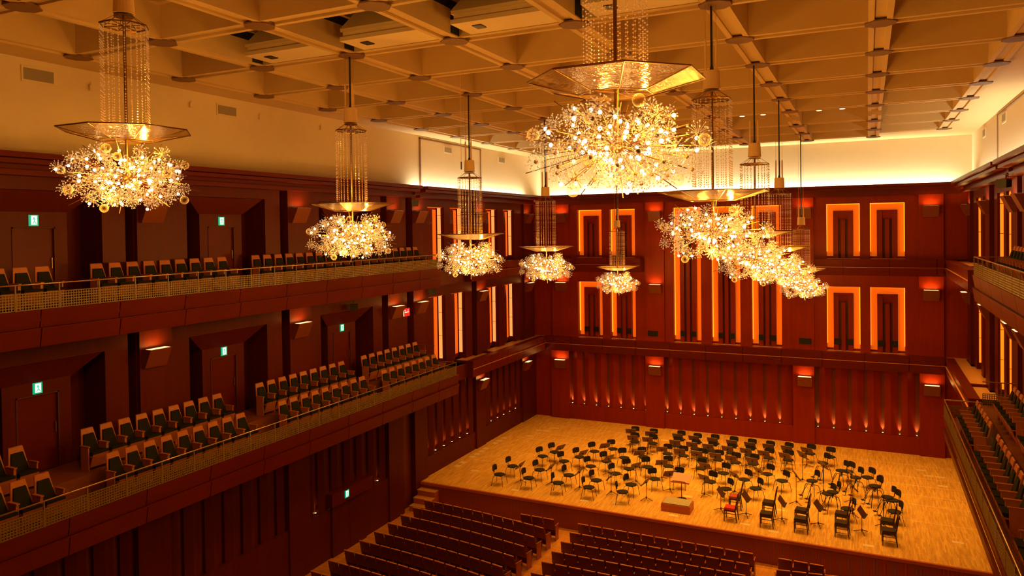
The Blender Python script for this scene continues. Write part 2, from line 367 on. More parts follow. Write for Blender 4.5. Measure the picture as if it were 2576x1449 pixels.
# balconies and ledges -----------------------------------------------------------------
RAIL = {0: (8.70, -5.49, -6.03, -6.83), 1: (9.50, -1.06, -1.62, -2.42)}
def fascia(s, d, y0, y1, zt, zb, seams):
    """two stacked leaning boards per bay, each board tips inwards towards its foot"""
    global tn
    zm = (zt + zb) / 2
    ys = [y0] + [y for y in seams if y0 + .2 < y < y1 - .2] + [y1]
    X = lambda q: CX + s * q
    for (za, zc) in ((zt, zm + .015), (zm, zb)):
        m_ = MB()
        for a, b in zip(ys, ys[1:]):
            a += .012; b -= .012
            m_.hexa([(X(d + .06), a, zc), (X(d + .06), b, zc), (X(d + .085), b, zc), (X(d + .085), a, zc)],
                    [(X(d - .01), a, za), (X(d - .01), b, za), (X(d + .05), b, za), (X(d + .05), a, za)])
        struct(m_.build('trim_%d' % tn, M['wood2'])); tn += 1
    m_ = MB(); m_.box(X(d - .008), X(d + .05), y0, y1, zm, zm + .008); struct(m_.build('trim_%d' % tn, M['litedge'] if y0 > 26 else M['wood2'])); tn += 1  # stage end: pale strip paints the highlight on the lower board's top
for s in (-1, 1):
    sd = SIDE[s]
    for lv in (0, 1):
        d, zr, zt, zb = RAIL[lv]
        # slab and fascia of seated balcony
        m_ = MB(); sb(m_, s, d + .05, DW + .1, Y_NEAR, Y_BAL, zt - .25, zt - .02 if lv == 0 else zt - .03)
        if lv == 0: sb(m_, s, 9.72, DW + .3, Y_NEAR, Y_BAL, zt - .02, -5.58)
        struct(m_.build('floor_balcony_%s_%s' % ('lower' if lv == 0 else 'upper', sd), M['balcfloor']))
        m_ = MB(); sb(m_, s, d + .3, DW + .3, Y_NEAR, Y_BAL + .1, zb + .02, zt - .24); struct(m_.build('ceiling_under_balcony_%s_%s' % ('lower' if lv == 0 else 'upper', sd), M['wood']))
        fascia(s, d, Y_NEAR, Y_BAL + .2, zt, zb, [9.93 + 1.88 * k - 5.64 - 1.88 * 5 for k in range(20)])
        # ledge at the stage end
        m_ = MB(); sb(m_, s, 9.95, DW + .55, Y_LEDGE, 39.3, zt - .45, zt - .12 if lv == 0 else zt - .10); sb(m_, s, 10.1, DW + .55, Y_BAL + .1, Y_LEDGE, zt - .5, zt - .14)
        struct(m_.build('floor_ledge_%s_%s' % ('lower' if lv == 0 else 'upper', sd), M['ledge']))
        m_ = MB(); sb(m_, s, 9.752, 10.05, Y_LEDGE, Y_FRONT + .05, zt - .14, zt - .022); sb(m_, s, 10.05, 10.7, 32.2, 32.36, zt - .13, zt - .026); sb(m_, s, 9.79, 10.9, Y_LEDGE, Y_FRONT + .1, zb + .02, zt - .14)
        sb(m_, s, 9.69, 10.7, Y_LEDGE - .04, Y_LEDGE + .01, zb, zt - .015); sb(m_, s, 10.0, 10.9, Y_BAL + .1, Y_LEDGE, zb, zt - .14)
        struct(m_.build('trim_%d' % tn, M['wood'])); tn += 1
        fascia(s, 9.70, Y_LEDGE + .02, Y_FRONT, zt - .02, zb, [31.4, 33.24, 35.08, 36.92])
# back ledge: lower full width, upper only beside the tall windows
def fascia_back(x0, x1, zt, zb, seams):
    global tn
    zm = (zt + zb) / 2; xs = [x0] + [x for x in seams if x0 + .2 < x < x1 - .2] + [x1]
    for za, zc in ((zt, zm + .015), (zm, zb)):
        m_ = MB()
        for a, b in zip(xs, xs[1:]):
            a += .012; b -= .012
            m_.hexa([(a, 38.06, zc), (b, 38.06, zc), (b, 38.095, zc), (a, 38.095, zc)], [(a, 37.99, za), (b, 37.99, za), (b, 38.05, za), (a, 38.05, za)])
        struct(m_.build('trim_%d' % tn, M['wood2'])); tn += 1
    m_ = MB(); m_.box(x0, x1, 37.992, 38.05, zm, zm + .010); struct(m_.build('trim_%d' % tn, M['litedge'])); tn += 1  # painted highlight along the top of the lower board
SEAM = [-14.79 + 1.83 * k for k in range(11)]
fascia_back(CX - 9.70, CX + 9.70, -6.05, -6.83, SEAM)
fascia_back(CX - 9.70, -10.82, -1.66, -2.42, [-14.5, -12.66]); fascia_back(-2.33, CX + 9.70, -1.66, -2.42, [-1.05, .9, 2.8])
m_ = MB(); m_.box(CX - 11, CX + 11, 38.3, 39.3, -6.5, -6.153); struct(m_.build('floor_ledge_lower_back', M['ledge']))
m_ = MB(); m_.box(CX - 9.752, CX + 9.752, 38.052, 38.3, -6.17, -6.052); m_.box(CX - 11, CX + 11, 38.1, 39.2, -6.82, -6.51); struct(m_.build('trim_%d' % tn, M['wood'])); tn += 1
m_ = MB()
for a, b in ((CX - 11, -10.82), (-2.33, CX + 11)): m_.box(a, b, 38.10, 39.2, -2.41, -1.70); m_.box(a, b, 38.052, 38.3, -1.72, -1.665)
struct(m_.build('trim_%d' % tn, M['wood'])); tn += 1

# ------------------------------------------------------------------ back wall
W = MB(); B = MB()
B.box(CX - 11.3, CX + 11.3, 39.45, 39.6, FLOOR_Z, 1.8)
BW = [(-14.65, -13.20), (-12.76, -11.32), (-1.80, -.33), (.11, 1.57)]
TALL = [(-9.27, -7.82), (-7.29, -5.85), (-5.29, -3.86)]
ops = []
for a, b in BW: ops += [(a, b, -6.15, -3.02), (a, b, -1.68, .97)]
for a, b in TALL: ops.append((a, b, -6.15, .98))
xs = sorted(set([(a, b) for a, b, _, _ in ops])); x = CX - 11.3
for a, b in xs:
    W.box(x, a, Y_BACK, 39.45, -6.2, 1.75)
    zs = sorted([(z0, z1) for p, q, z0, z1 in ops if (p, q) == (a, b)]); z = -6.2
    for z0, z1 in zs:
        if z0 > z: W.box(a, b, Y_BACK, 39.45, z, z0)
        z = z1
    W.box(a, b, Y_BACK, 39.45, z, 1.75); x = b
W.box(x, CX + 11.3, Y_BACK, 39.45, -6.2, 1.75)
for a, b in ((-16.15, -15.09), (-10.72, -9.72), (-3.33, -2.36), (2.12, 3.12)):
    W.box(a, b, Y_BACK - .12, Y_BACK, -6.15, 1.6); W.box(a, b, 38.45, 39.4, FLOOR_Z + .5, -6.4)
for a, b, x0, nn in ((-15.09, -10.72, -14.99, 7), (-9.72, -3.33, -9.62, 10), (-2.36, 2.12, -2.22, 7)):
    W.box(a, b, 38.56, 39.4, STAGE_Z - .4, -9.90)
    for k in range(nn + 1):
        xa = (x0 + .705 * (k - 1) + .07) if k else a
        xb = (x0 + .705 * k - .07) if k < nn else b
        if xb - xa < .08: continue
        xm = xa + (xb - xa) * .45
        W.prism([(xa, 38.92), (xa, 38.66), (xm, 38.58), (xb, 38.70), (xb, 38.92)], -9.90, -6.4, 'z')
W.box(CX - 11, -16.15, 38.62, 39.4, STAGE_Z - .4, -6.4); W.box(3.12, CX + 11, 38.62, 39.4, STAGE_Z - .4, -6.4)
B.box(CX - 11, CX + 11, 38.74, 39.44, FLOOR_Z, -6.2)
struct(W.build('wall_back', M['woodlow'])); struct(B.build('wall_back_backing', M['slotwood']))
L = MB(); L.box(CX - 9.95, CX + 9.95, 38.3, 39.0, 1.70, 1.82); L.box(CX - 10.2, CX + 10.2, 38.42, 39.3, 1.58, 1.69); L.box(CX - 10.4, CX + 10.4, 38.62, 38.9, 1.30, 1.58)
struct(L.build('trim_%d' % tn, M['wood2'])); tn += 1
def back_window(a, b, z0, z1, head):
    """recess with glowing amber bands around a raised fin box"""
    global wn
    w = empty('window_%d' % wn); struct(w); wn += 1
    yb = 39.22
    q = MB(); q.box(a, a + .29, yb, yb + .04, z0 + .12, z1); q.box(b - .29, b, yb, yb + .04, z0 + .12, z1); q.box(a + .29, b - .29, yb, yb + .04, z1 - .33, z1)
    q.build('glow_panel', M['orangeglow'], w)  # recess bands beside the strips, their glow put into the colour
    q = MB(); q.box(a + .002, a + .03, yb - .10, yb - .02, z0 + .35, z1); q.box(b - .03, b - .002, yb - .10, yb - .02, z0 + .35, z1); q.box(a + .03, b - .03, yb - .10, yb - .02, z1 - .03, z1 - .002); q.build('led_strip', M['amberstrip'], w)
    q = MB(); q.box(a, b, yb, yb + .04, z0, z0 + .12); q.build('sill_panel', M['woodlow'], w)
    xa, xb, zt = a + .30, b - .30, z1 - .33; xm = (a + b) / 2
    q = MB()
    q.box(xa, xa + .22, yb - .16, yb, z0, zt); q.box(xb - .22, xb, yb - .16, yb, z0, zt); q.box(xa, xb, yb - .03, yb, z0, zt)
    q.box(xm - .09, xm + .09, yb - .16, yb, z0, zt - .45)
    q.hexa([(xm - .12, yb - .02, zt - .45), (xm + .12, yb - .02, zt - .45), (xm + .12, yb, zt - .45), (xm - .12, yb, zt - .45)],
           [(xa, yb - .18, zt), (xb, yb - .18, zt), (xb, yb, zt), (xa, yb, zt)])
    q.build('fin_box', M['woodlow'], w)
    q = MB()
    for x0, x1 in ((xa + .22, xm - .09), (xm + .09, xb - .22)): q.box(x0, x1, yb - .032, yb - .025, z0, zt - .4)
    q.build('shadow_gap', M['slot'], w)
    q = MB(); q.box(a - .002, b + .002, 38.9, yb, z0 - .01, z0 + .02); q.build('sill', M['ledge'], w)
    if z0 < -4:
        for x0 in (xm - .42, xm + .14):
            v = MB(); v.box(x0, x0 + .28, yb - .19, yb - .16, -5.83, -5.55)
            for k in range(9): v.box(x0 + .01 + k * .03, x0 + .018 + k * .03, yb - .2, yb - .19, -5.82, -5.56)
            v.build('vent_grille', M['black'], w)
for a, b in BW: back_window(a, b, -6.15, -3.02, 0); back_window(a, b, -1.68, .97, 0)
for a, b in TALL: back_window(a, b, -6.15, .98, 0)
for k, x0 in enumerate((-10.63, -3.05)):
    v = MB(); v.box(x0, x0 + .56, Y_BACK - .14, Y_BACK - .12, -5.85, -5.57)
    for j in range(14): v.box(x0 + .02 + j * .04, x0 + .03 + j * .04, Y_BACK - .15, Y_BACK - .14, -5.84, -5.58)
    tag(v.build('air_vent', M['black']), 'black slatted air vent on the pier %s of the three tall windows' % ('left', 'right')[k], 'vent', 'black vents above the back ledge')

# ------------------------------------------------------------------ white upper walls, ceiling
for s in (-1, 1):
    m_ = MB(); sb(m_, s, 11.05, 11.3, -6, 40.9, 1.5, 4.4); struct(m_.build('wall_%s_upper' % SIDE[s], M['plaster']))
    # hanging screen outline
    m_ = MB()
    sb(m_, s, 11.02, 11.06, 27.38, 27.50, 1.86, 4.02); sb(m_, s, 11.02, 11.06, 33.02, 33.10, 1.86, 4.02); sb(m_, s, 11.02, 11.06, 27.38, 33.10, 3.98, 4.05)
    struct(m_.build('trim_%d' % tn, M['grille'])); tn += 1
m_ = MB(); m_.box(CX - 11.3, CX + 11.3, 40.7, 40.9, 1.4, 4.4); struct(m_.build('wall_back_upper', M['plaster']))
m_ = MB(); m_.box(CX - 11.1, CX + 11.1, 38.9, 40.75, 1.4, 1.5)
for s in (-1, 1): sb(m_, s, 10.6, 11.1, -5.5, 40.7, 1.4, 1.5)
struct(m_.build('floor_cove', M['plaster']))
m_ = MB(); m_.box(CX - 11.3, CX + 11.3, -6.2, -6, FLOOR_Z, 4.4); struct(m_.build('wall_rear', M['wood']))
GXX = [-16.2 + 2.743 * i for i in range(8)]; GY = [8.10 + 2.873 * k for k in range(-4, 11)]
C_ = MB(); zT = 4.95
def beam_y(x, y0, y1, zb):
    C_.box(x - .22, x + .22, y0, y1, zb + .05, zT); C_.box(x - .22, x - .11, y0, y1, zb, zb + .05); C_.box(x + .11, x + .22, y0, y1, zb, zb + .05)
    C_.box(x - .34, x + .34, y0, y1, zT - .2, zT)
def beam_x(y, x0, x1, zb):
    C_.box(x0, x1, y - .22, y + .22, zb + .045, zT); C_.box(x0, x1, y - .22, y - .11, zb, zb + .045); C_.box(x0, x1, y + .11, y + .22, zb, zb + .045)
    C_.box(x0, x1, y - .335, y + .335, zT - .193, zT - .002)
LOWY = 29.6
for i, x in enumerate(GXX):
    inner = 0 < i < 7
    if inner: beam_y(x, -6, LOWY, 4.04); beam_y(x, LOWY, 37.06, 3.87)
    else: beam_y(x, -6, 37.06, 4.04)
for k, y in enumerate(GY):
    low = y > LOWY
    for i in range(7):
        beam_x(y, GXX[i] + .2, GXX[i + 1] - .2, 3.92 if low and 0 < i < 6 else 4.05)
OPEN = [(1, k) for k in (5,)] + [(2, 5), (3, 5), (4, 5)]
V_ = MB()
for i in range(7):
    for k in range(len(GY) - 1):
        x0, x1, y0, y1 = GXX[i] + .2, GXX[i + 1] - .2, GY[k] + .2, GY[k + 1] - .2
        if (i, k) in OPEN:
            V_.box(x0, x1, y0, y1, 6.4, 6.5); V_.box(x0, x0 + .035, y0, y1, 4.56, zT); V_.box(x0, x0 + .04, y1 - .34, y1, 4.07, 4.57); V_.box(x0 - .1, x0, y0, y1, zT - .1, 6.5); V_.box(x1, x1 + .1, y0, y1, zT - .1, 6.5); V_.box(x0, x1, y0 - .1, y0, zT - .1, 6.5); V_.box(x0, x1, y1, y1 + .1, zT - .1, 6.5)
        else:
            C_.box(x0 - .1, x1 + .1, y0 - .1, y1 + .1, zT - .02, zT + .05)
            if k < 6:
                for q in (1, 2): 
                    C_.box(x0 + (x1 - x0) * q / 3 - .05, x0 + (x1 - x0) * q / 3 + .05, y0, y1, zT - .1, zT); C_.box(x0, x1, y0 + (y1 - y0) * q / 3 - .05, y0 + (y1 - y0) * q / 3 + .05, zT - .106, zT)
C_.box(CX - 11.3, GXX[0] - .2, -6, 40.9, 4.12, 4.4); C_.box(GXX[7] + .2, CX + 11.3, -6, 40.9, 4.12, 4.4); C_.box(GXX[0] - .2, GXX[7] + .2, 37.0, 40.9, 4.12, 4.4)
C_.box(CX - 11.3, CX + 11.3, -6.2, 40.9, 6.6, 6.7)
struct(C_.build('ceiling', M['ceil'])); struct(V_.build('ceiling_void', M['void']))
for (i, k) in OPEN:                     # raised reflector hoods inside the open coffers
    x0, x1, y0, y1 = GXX[i] + .22, GXX[i + 1] - .22, GY[k] + .22, GY[k + 1] - .22
    h = empty('reflector_hood', ((x0 + x1) / 2, (y0 + y1) / 2, 4.06)); ox, oy = (x0 + x1) / 2, (y0 + y1) / 2
    q = MB(); a0, a1, b0, b1 = x0 + .32 - ox, x1 - ox - .02, y0 + 1.55 - oy, y1 - oy - .02
    q.box(a0, a1, b0, b1, 0, .09); q.box(a0 + .05, a1, b0 + .05, b1, .09, .20); q.box(a0 + .01, a1, b0 + .01, b1, .20, .26)
    q.hexa([(a0, b0, .26), (a1, b0, .26), (a1, b1, .26), (a0, b1, .26)], [(a0 + .25, b0 + .40, .80), (a1, b0 + .40, .80), (a1, b1, .80), (a0 + .25, b1, .80)])
    pass
    q.build('hood_frame', M['plaster'], h)
    tag(h, 'raised cream reflector hood in open ceiling coffer, %s from the left wall' % ORD[i], 'reflector hood', 'reflector hoods in the open coffers')
    q = MB(); q.box(a0 + .35, a0 + .55, b0 + .25, b0 + .5, -.02, .0); q.build('latch_plate', M['black'], h)
# octagonal grilles on the beam crossings
gm = MB(); gm.prism([(.31 * cos(pi / 8 + i * pi / 4), .31 * sin(pi / 8 + i * pi / 4)) for i in range(8)], -.02, .012, 'z'); gmesh = gm.mesh('ceiling_grille', M['grille'])
for k, y in enumerate(GY):
    for i, x in enumerate(GXX):
        z = 3.87 if (y > LOWY and 0 < i < 7) else 4.04
        if not in_view((x, y, z), 20): continue
        o = bpy.data.objects.new('ceiling_grille', gmesh); COL.objects.link(o); o.location = (x, y, z)
        tag(o, 'octagonal ceiling grille, %s from the left wall, %s beam crossing from the stage' % (ORD[i + 1], ORD[len(GY) - k]), 'ceiling grille', 'octagonal grilles on the beam crossings')

# wall vents and little wall brackets on the white walls
for k, (y0, y1, z0, z1, s) in enumerate(((10.55, 11.35, 3.58, 3.95, -1), (16.25, 17.05, 3.54, 3.90, -1), (29.5, 30.22, 3.54, 3.86, -1), (35.1, 35.85, 3.5, 3.84, -1), (31.2, 32.0, 3.55, 3.92, 1), (36.2, 37.0, 3.55, 3.92, 1))):
    v = empty('wall_vent', (CX + s * 11.05, (y0 + y1) / 2, (z0 + z1) / 2)); hy, hz = (y1 - y0) / 2, (z1 - z0) / 2
    q = MB(); q.box(-s * .02, 0, -hy, hy, -hz, hz); q.build('frame', M['plaster'], v)
    q = MB(); q.box(-s * .03, -s * .02, -hy + .05, hy - .05, -hz + .05, hz - .05); q.build('grille', M['ventgrey'], v)
    tag(v, 'grey vent high on the cream %s wall, %s counted towards the stage' % (SIDE[s], ORD[k + 1 if s < 0 else k - 3]), 'vent', 'vents on the cream upper walls')
for k, y in enumerate((12.25, 15.3, 18.0, 20.95, 23.6)):
    v = MB(); X0 = CX - 11.05; v.box(X0, X0 + .06, y - .05, y + .05, 3.62, 3.76); v.tube((X0 + .03, y, 3.76), (X0 + .03, y, 3.84), .008)
    tag(v.build('wall_sensor', M['plaster']), 'small cream box fixture high on the left wall, %s towards the stage' % ORD[k + 1], 'wall fixture', 'small fixtures on the cream wall')

# ------------------------------------------------------------------ lights helpers
LCOL = (1, .415, .045)
def light(kind, name, loc, power, col=LCOL, size=.1, rot=None, spot=None, blend=.5, size_y=None):
    l = bpy.data.lights.new(name, kind); l.energy = power; l.color = col
    if kind == 'AREA':
        l.size = size
        if size_y: l.shape = 'RECTANGLE'; l.size_y = size_y
    else: l.shadow_soft_size = size
    if spot: l.spot_size = radians(spot); l.spot_blend = blend
    o = bpy.data.objects.new(name, l); COL.objects.link(o); o.location = loc
    if rot: o.rotation_euler = rot
    return o

# ------------------------------------------------------------------ sconces
def sconce_proto(w):
    t = empty('wall_sconce')     # local: wall at y=0, projects to -y, origin at wall, top of box at z=0
    q = MB(); q.hexa([(-w / 2, -.10, -.50), (w / 2, -.10, -.50), (w / 2, 0, -.50), (-w / 2, 0, -.50)], [(-w / 2, -.34, 0), (w / 2, -.34, 0), (w / 2, 0, 0), (-w / 2, 0, 0)])
    q.build('housing', M['sconcewood'], t)
    q = MB(); q.box(-w / 2 + .04, w / 2 - .04, -.31, -.10, -.03, .002); q.build('diffuser', M['lampglow'], t)
    return t
SP = sconce_proto(.66); used = False
def place_sconce(x, y, z, rz, label, lit=True, pw=9):
    global used
    t = SP if not used else copy_tree(SP); used = True
    t.location = (x, y, z); t.rotation_euler = (0, 0, rz)
    tag(t, label, 'wall sconce', 'wedge wall sconces')
    dx, dy = sin(rz) * .18, -cos(rz) * .18
    light('AREA', 'sconce_light', (x + dx, y + dy, z + .03), pw, (1, .42, .07), .5, (pi, 0, rz), size_y=.1)
lvname = {0: 'under the lower ledge', 1: 'above the lower ledge', 2: 'below the cornice'}
for i, xc in enumerate((-15.55, -10.17, -2.78, 2.6)):
    for lv, z, yf in ((0, -7.38, 38.45), (1, -3.07, Y_BACK - .12), (2, .78, Y_BACK - .12)):
        place_sconce(xc, yf, z, 0, 'wedge uplight sconce on the back wall %s, %s from the left' % (lvname[lv], ORD[i + 1]))
for s in (-1, 1):
    for i, (a, b) in enumerate(PIERS):
        for lv, z in ((0, -7.38), (1, -3.05), (2, .78)):
            if lv == 0 and i not in (5, 6): continue
            if i == 6 and lv > 0: yc = 37.6
            else: yc = (a + b) / 2 - (.2 if lv == 0 else .1)
            if i == 6 and lv == 0: yc = 37.1
            if s > 0 and not in_view((CX + 10.4, yc, z), 200): continue
            d = 10.56 if lv == 0 else DW - .12
            place_sconce(CX + s * d, yc, z, pi / 2 if s < 0 else -pi / 2, 'wedge sconce on the %s wall %s, %s pier from the stage end' % (SIDE[s], lvname[lv], ORD[7 - i]))

# ------------------------------------------------------------------ rib uplights
um = MB(); um.lathe([(.028, 0), (.032, .05), (.032, .055)], 8); U1 = um.mesh('uplight_body', M['black'])
um = MB(); um.lathe([(.034, .055), (.030, .062)], 8); U2 = um.mesh('uplight_lens', M['uplens'])
def uplight(x, y, z, label, dx, dy, pw):
    t = empty('floor_uplight', (x, y, z))
    for nm, me in (('housing', U1), ('lens', U2)):
        o = bpy.data.objects.new(nm, me); COL.objects.link(o); o.parent = t
    tag(t, label, 'uplight', 'small uplights at the foot of the wall ribs')
    if pw: light('SPOT', 'uplight_lamp', (x, y, z + .075), pw, (1, .55, .12), .012, (pi - dx, dy, 0), 44, 1)
k = 0
for x0, nn in ((-16.13, 1), (-14.99, 7), (-9.62, 10), (-2.22, 7)):
    for j in range(nn):
        k += 1; x = x0 + .705 * j
        uplight(x, 38.685, -9.90, 'tiny lit uplight below the back wall ribs, %s from the left' % ORD[k], .05, 0, 120)
ul = [19.98 + .72 * j for j in range(6)] + [27.19 + .72 * j for j in range(6)] + [32.56 + .72 * j for j in range(6)]
for j, y in enumerate(ul):
    uplight(CX - 10.752, y, -9.86, 'tiny uplight on the left wall wainscot, %s from the stage end' % ORD[len(ul) - j], 0, -.05, 70 if j > 5 else 7)

# ------------------------------------------------------------------ exit signs, red sign, wall speakers
def exit_sign(y, z, d, label):
    X0 = CX - d
    t = empty('exit_sign', (X0, y, z))
    q = MB(); q.box(0, .022, -.11, .11, -.13, .13); q.build('housing', M['exitgreen'], t)
    q = MB(); q.box(.022, .026, -.06, .075, -.10, .11); q.build('white_field', M['exitwhite'], t)
    q = MB(); q.ball((.03, .0, .055), .016); P_ = [((0, .045), (.01, -.02)), ((.01, -.02), (-.04, -.08)), ((.01, -.02), (.05, -.05)), ((.05, -.05), (.07, -.09)), ((0, .035), (.05, .02)), ((0, .035), (-.045, .03))]
    for (a, b), (c, e) in P_: q.tube((.03, a * .8, b), (.03, c * .8, e), .007, 4)
    q.build('running_figure', M['exitgreen'], t)
    tag(t, label, 'exit sign', 'green exit signs')
for k, y in enumerate((10.72, 16.30, 21.88)):
    exit_sign(y, .34, 11.0, 'green exit sign above upper balcony door, %s towards the stage' % ORD[k + 1])
    exit_sign(y, -3.60, 11.0, 'green exit sign above lower balcony door, %s towards the stage' % ORD[k + 1])
exit_sign(21.25, -9.50, 10.40, 'green exit sign on the lintel of the ground floor door')
t = empty('notice_sign', (CX - 10.70, 25.52, -3.42)); q = MB(); q.box(0, .06, -.32, .34, -.16, .16); q.build('red_panel', M['signred'], t)
q = MB(); q.box(.06, .066, -.32, -.08, -.14, .14); q.box(.06, .066, -.03, .05, .07, .10); q.box(.06, .066, .18, .26, .07, .1); q.box(.06, .066, -.02, .28, -.01, .03); q.build('white_lettering', M['signwhite'], t)
tag(t, 'small lit red and white sign between two sconces, lower left balcony', 'sign')
def speaker(x, y, z, rz, label):
    t = empty('wall_speaker', (x, y, z), rz)
    q = MB(); q.hexa([(-.13, -.2, -.14), (.13, -.2, -.14), (.09, .12, -.1), (-.09, .12, -.1)], [(-.15, -.22, .12), (.15, -.22, .12), (.1, .12, .1), (-.1, .12, .1)]); q.build('cabinet', M['black'], t)
    q = MB(); q.tube((0, 0, .1), (0, 0, .26), .015); q.box(-.06, .06, -.05, .05, .25, .27); q.build('bracket', M['black'], t)
    tag(t, label, 'speaker', 'black wall speakers')
speaker(CX - 10.25, 25.75, 1.10, .7, 'black speaker hanging under the cornice near the left stage end')
speaker(CX - 10.45, 21.9, -2.80, .7, 'black speaker on the left wall above the third lower exit sign')
speaker(CX - 10.45, 27.3, -2.68, .7, 'black speaker on the left wall above the first lower lit window')
speaker(CX + 10.25, 25.7, 1.12, -.7, 'black speaker hanging under the right cornice')
speaker(CX + 10.3, 25.1, -2.66, -.7, 'black speaker under the right balcony, farther one')
speaker(CX + 10.3, 20.4, -2.66, -.7, 'black speaker under the right balcony, nearer one')
# hanging microphone
t = empty('hanging_microphone', (-9.5, 16.75, 4.1)); q = MB(); q.tube((0, 0, 0), (0, 0, -2.35), .007); q.build('cord', M['cap'], t); q = MB(); q.tube((0, 0, -2.35), (0, 0, -2.55), .016); q.build('capsule', M['black'], t)
tag(t, 'slim microphone on a long pale cord hanging from the ceiling', 'microphone')

# ------------------------------------------------------------------ downlights over the stage
dl = MB(); dl.lathe([(.085, -.012), (.085, 0)], 16); DL = dl.mesh('lens', M['downlens'])
dr = MB(); dr.lathe([(.12, -.006), (.12, .02)], 16); DR = dr.mesh('trim_ring', M['ceil'])
for k, (x, y) in enumerate(((-4.15, 28.36), (-3.41, 28.36), (-1.52, 28.36), (-.77, 28.36))):
    t = empty('downlight', (x, y, 4.035))
    for nm, me in (('trim_ring', DR), ('lens', DL)):
        o = bpy.data.objects.new(nm, me); COL.objects.link(o); o.parent = t
    tag(t, 'small lit round downlight in the ceiling, %s from the left' % ORD[k + 1], 'downlight', 'round downlights in the ceiling')
for i in range(1, 7):
    for y in (29.7, 32.5, 35.4):
        x = (GXX[i] + GXX[i + 1]) / 2 if i < 6 else 1.6
        light('SPOT', 'stage_downlight', (x, y - .9, 4.0 if y < 29.6 else 3.85), 1180, (1, .46, .075), .28, (0.03, 0, 0), 62, .8)

# cove lights
for a, b in ((26.6, 38.2),):
    for s in (-1, 1):
        light('AREA', 'cove_light', (CX + s * 10.88, (a + b) / 2, 1.62), 300, (1, .90, .62), .08, (0, pi + s * .25, 0), size_y=b - a)
light('AREA', 'cove_light', (CX, 40.5, 1.54), 900, (1, .90, .62), 21.0, (pi - .5, 0, 0), size_y=.1)

# ------------------------------------------------------------------ railings
def railing_panels(s, d, z0, zr, y0, nsec, label, name='balcony_railing'):
    """run of 0.94 m sections; z0 foot, zr rail"""
    X0 = CX + s * d
    t = empty(name, (X0, y0, z0)); zr -= z0
    pm = MB(); h = .37
    for j in range(7): pm.box(-.006, .006, 0, .90, .02 + j * (h - .02) / 6 - .010, .02 + j * (h - .02) / 6 + .010)
    for j in range(16): pm.box(-.006, .006, j * .0594, j * .0594 + .020, .02, h)
    PM = pm.mesh('perforated_panel', M['meshpanel'])
    q = MB(); q.box(-.013, .013, -.013, .013, 0, zr); PO = q.mesh('post', M['meshpanel'])
    for j in range(nsec):
        o = bpy.data.objects.new('perforated_panel', PM); COL.objects.link(o); o.parent = t; o.location = (0, .02 + j * .94, 0)
    for j in range(nsec + 1):
        o = bpy.data.objects.new('post', PO); COL.objects.link(o); o.parent = t; o.location = (0, j * .94, 0)
    q = MB(); q.tube((0, -.01, zr), (0, nsec * .94 + .01, zr), .017, 8); q.build('handrail', M['steel'], t, True)
    tag(t, label, 'railing', 'balcony railings')
for s in (-1, 1):
    railing_panels(s, 8.72, -6.03, -5.49, 26.33 - .94 * 22, 22, 'long perforated railing along the front of the lower %s balcony' % SIDE[s])
    railing_panels(s, 9.52, -1.62, -1.06, 26.33 - .94 * 22, 22, 'long perforated railing along the front of the upper %s balcony' % SIDE[s])
    # end railings across the balcony at its stage end
    for d0, d1, z0, zr, nm in ((8.72, 9.70, -6.03, -5.49, 'low front part'), (9.72, 10.68, -5.58, -4.85, 'raised rear part'), (9.52, 10.68, -1.65, -1.06, 'whole')):
        t = empty('end_railing', (CX + s * d0, 26.30, z0)); w = (d1 - d0) * s; hh = zr - z0
        q = MB()
        for j in range(7): q.box(0, w, -.006, .006, .02 + j * .058 - .010, .02 + j * .058 + .010)
        for j in range(17): q.box(w * j / 16.3, w * j / 16.3 + s * .02, -.006, .006, .02, .37)
        q.build('perforated_panel', M['meshpanel'], t)
        q = MB(); q.tube((0, 0, hh), (w, 0, hh), .017, 8); q.build('handrail', M['steel'], t)
        for u in (.98, .5): q = MB(); q.box(w * u - .012, w * u + .012, -.012, .012, 0, hh); q.build('post', M['meshpanel'], t)
        lab = ('end railing across the upper %s balcony nearest the stage' % SIDE[s]) if nm == 'whole' else 'end railing across the lower %s balcony, %s' % (SIDE[s], nm)
        tag(t, lab, 'railing', 'balcony end railings')

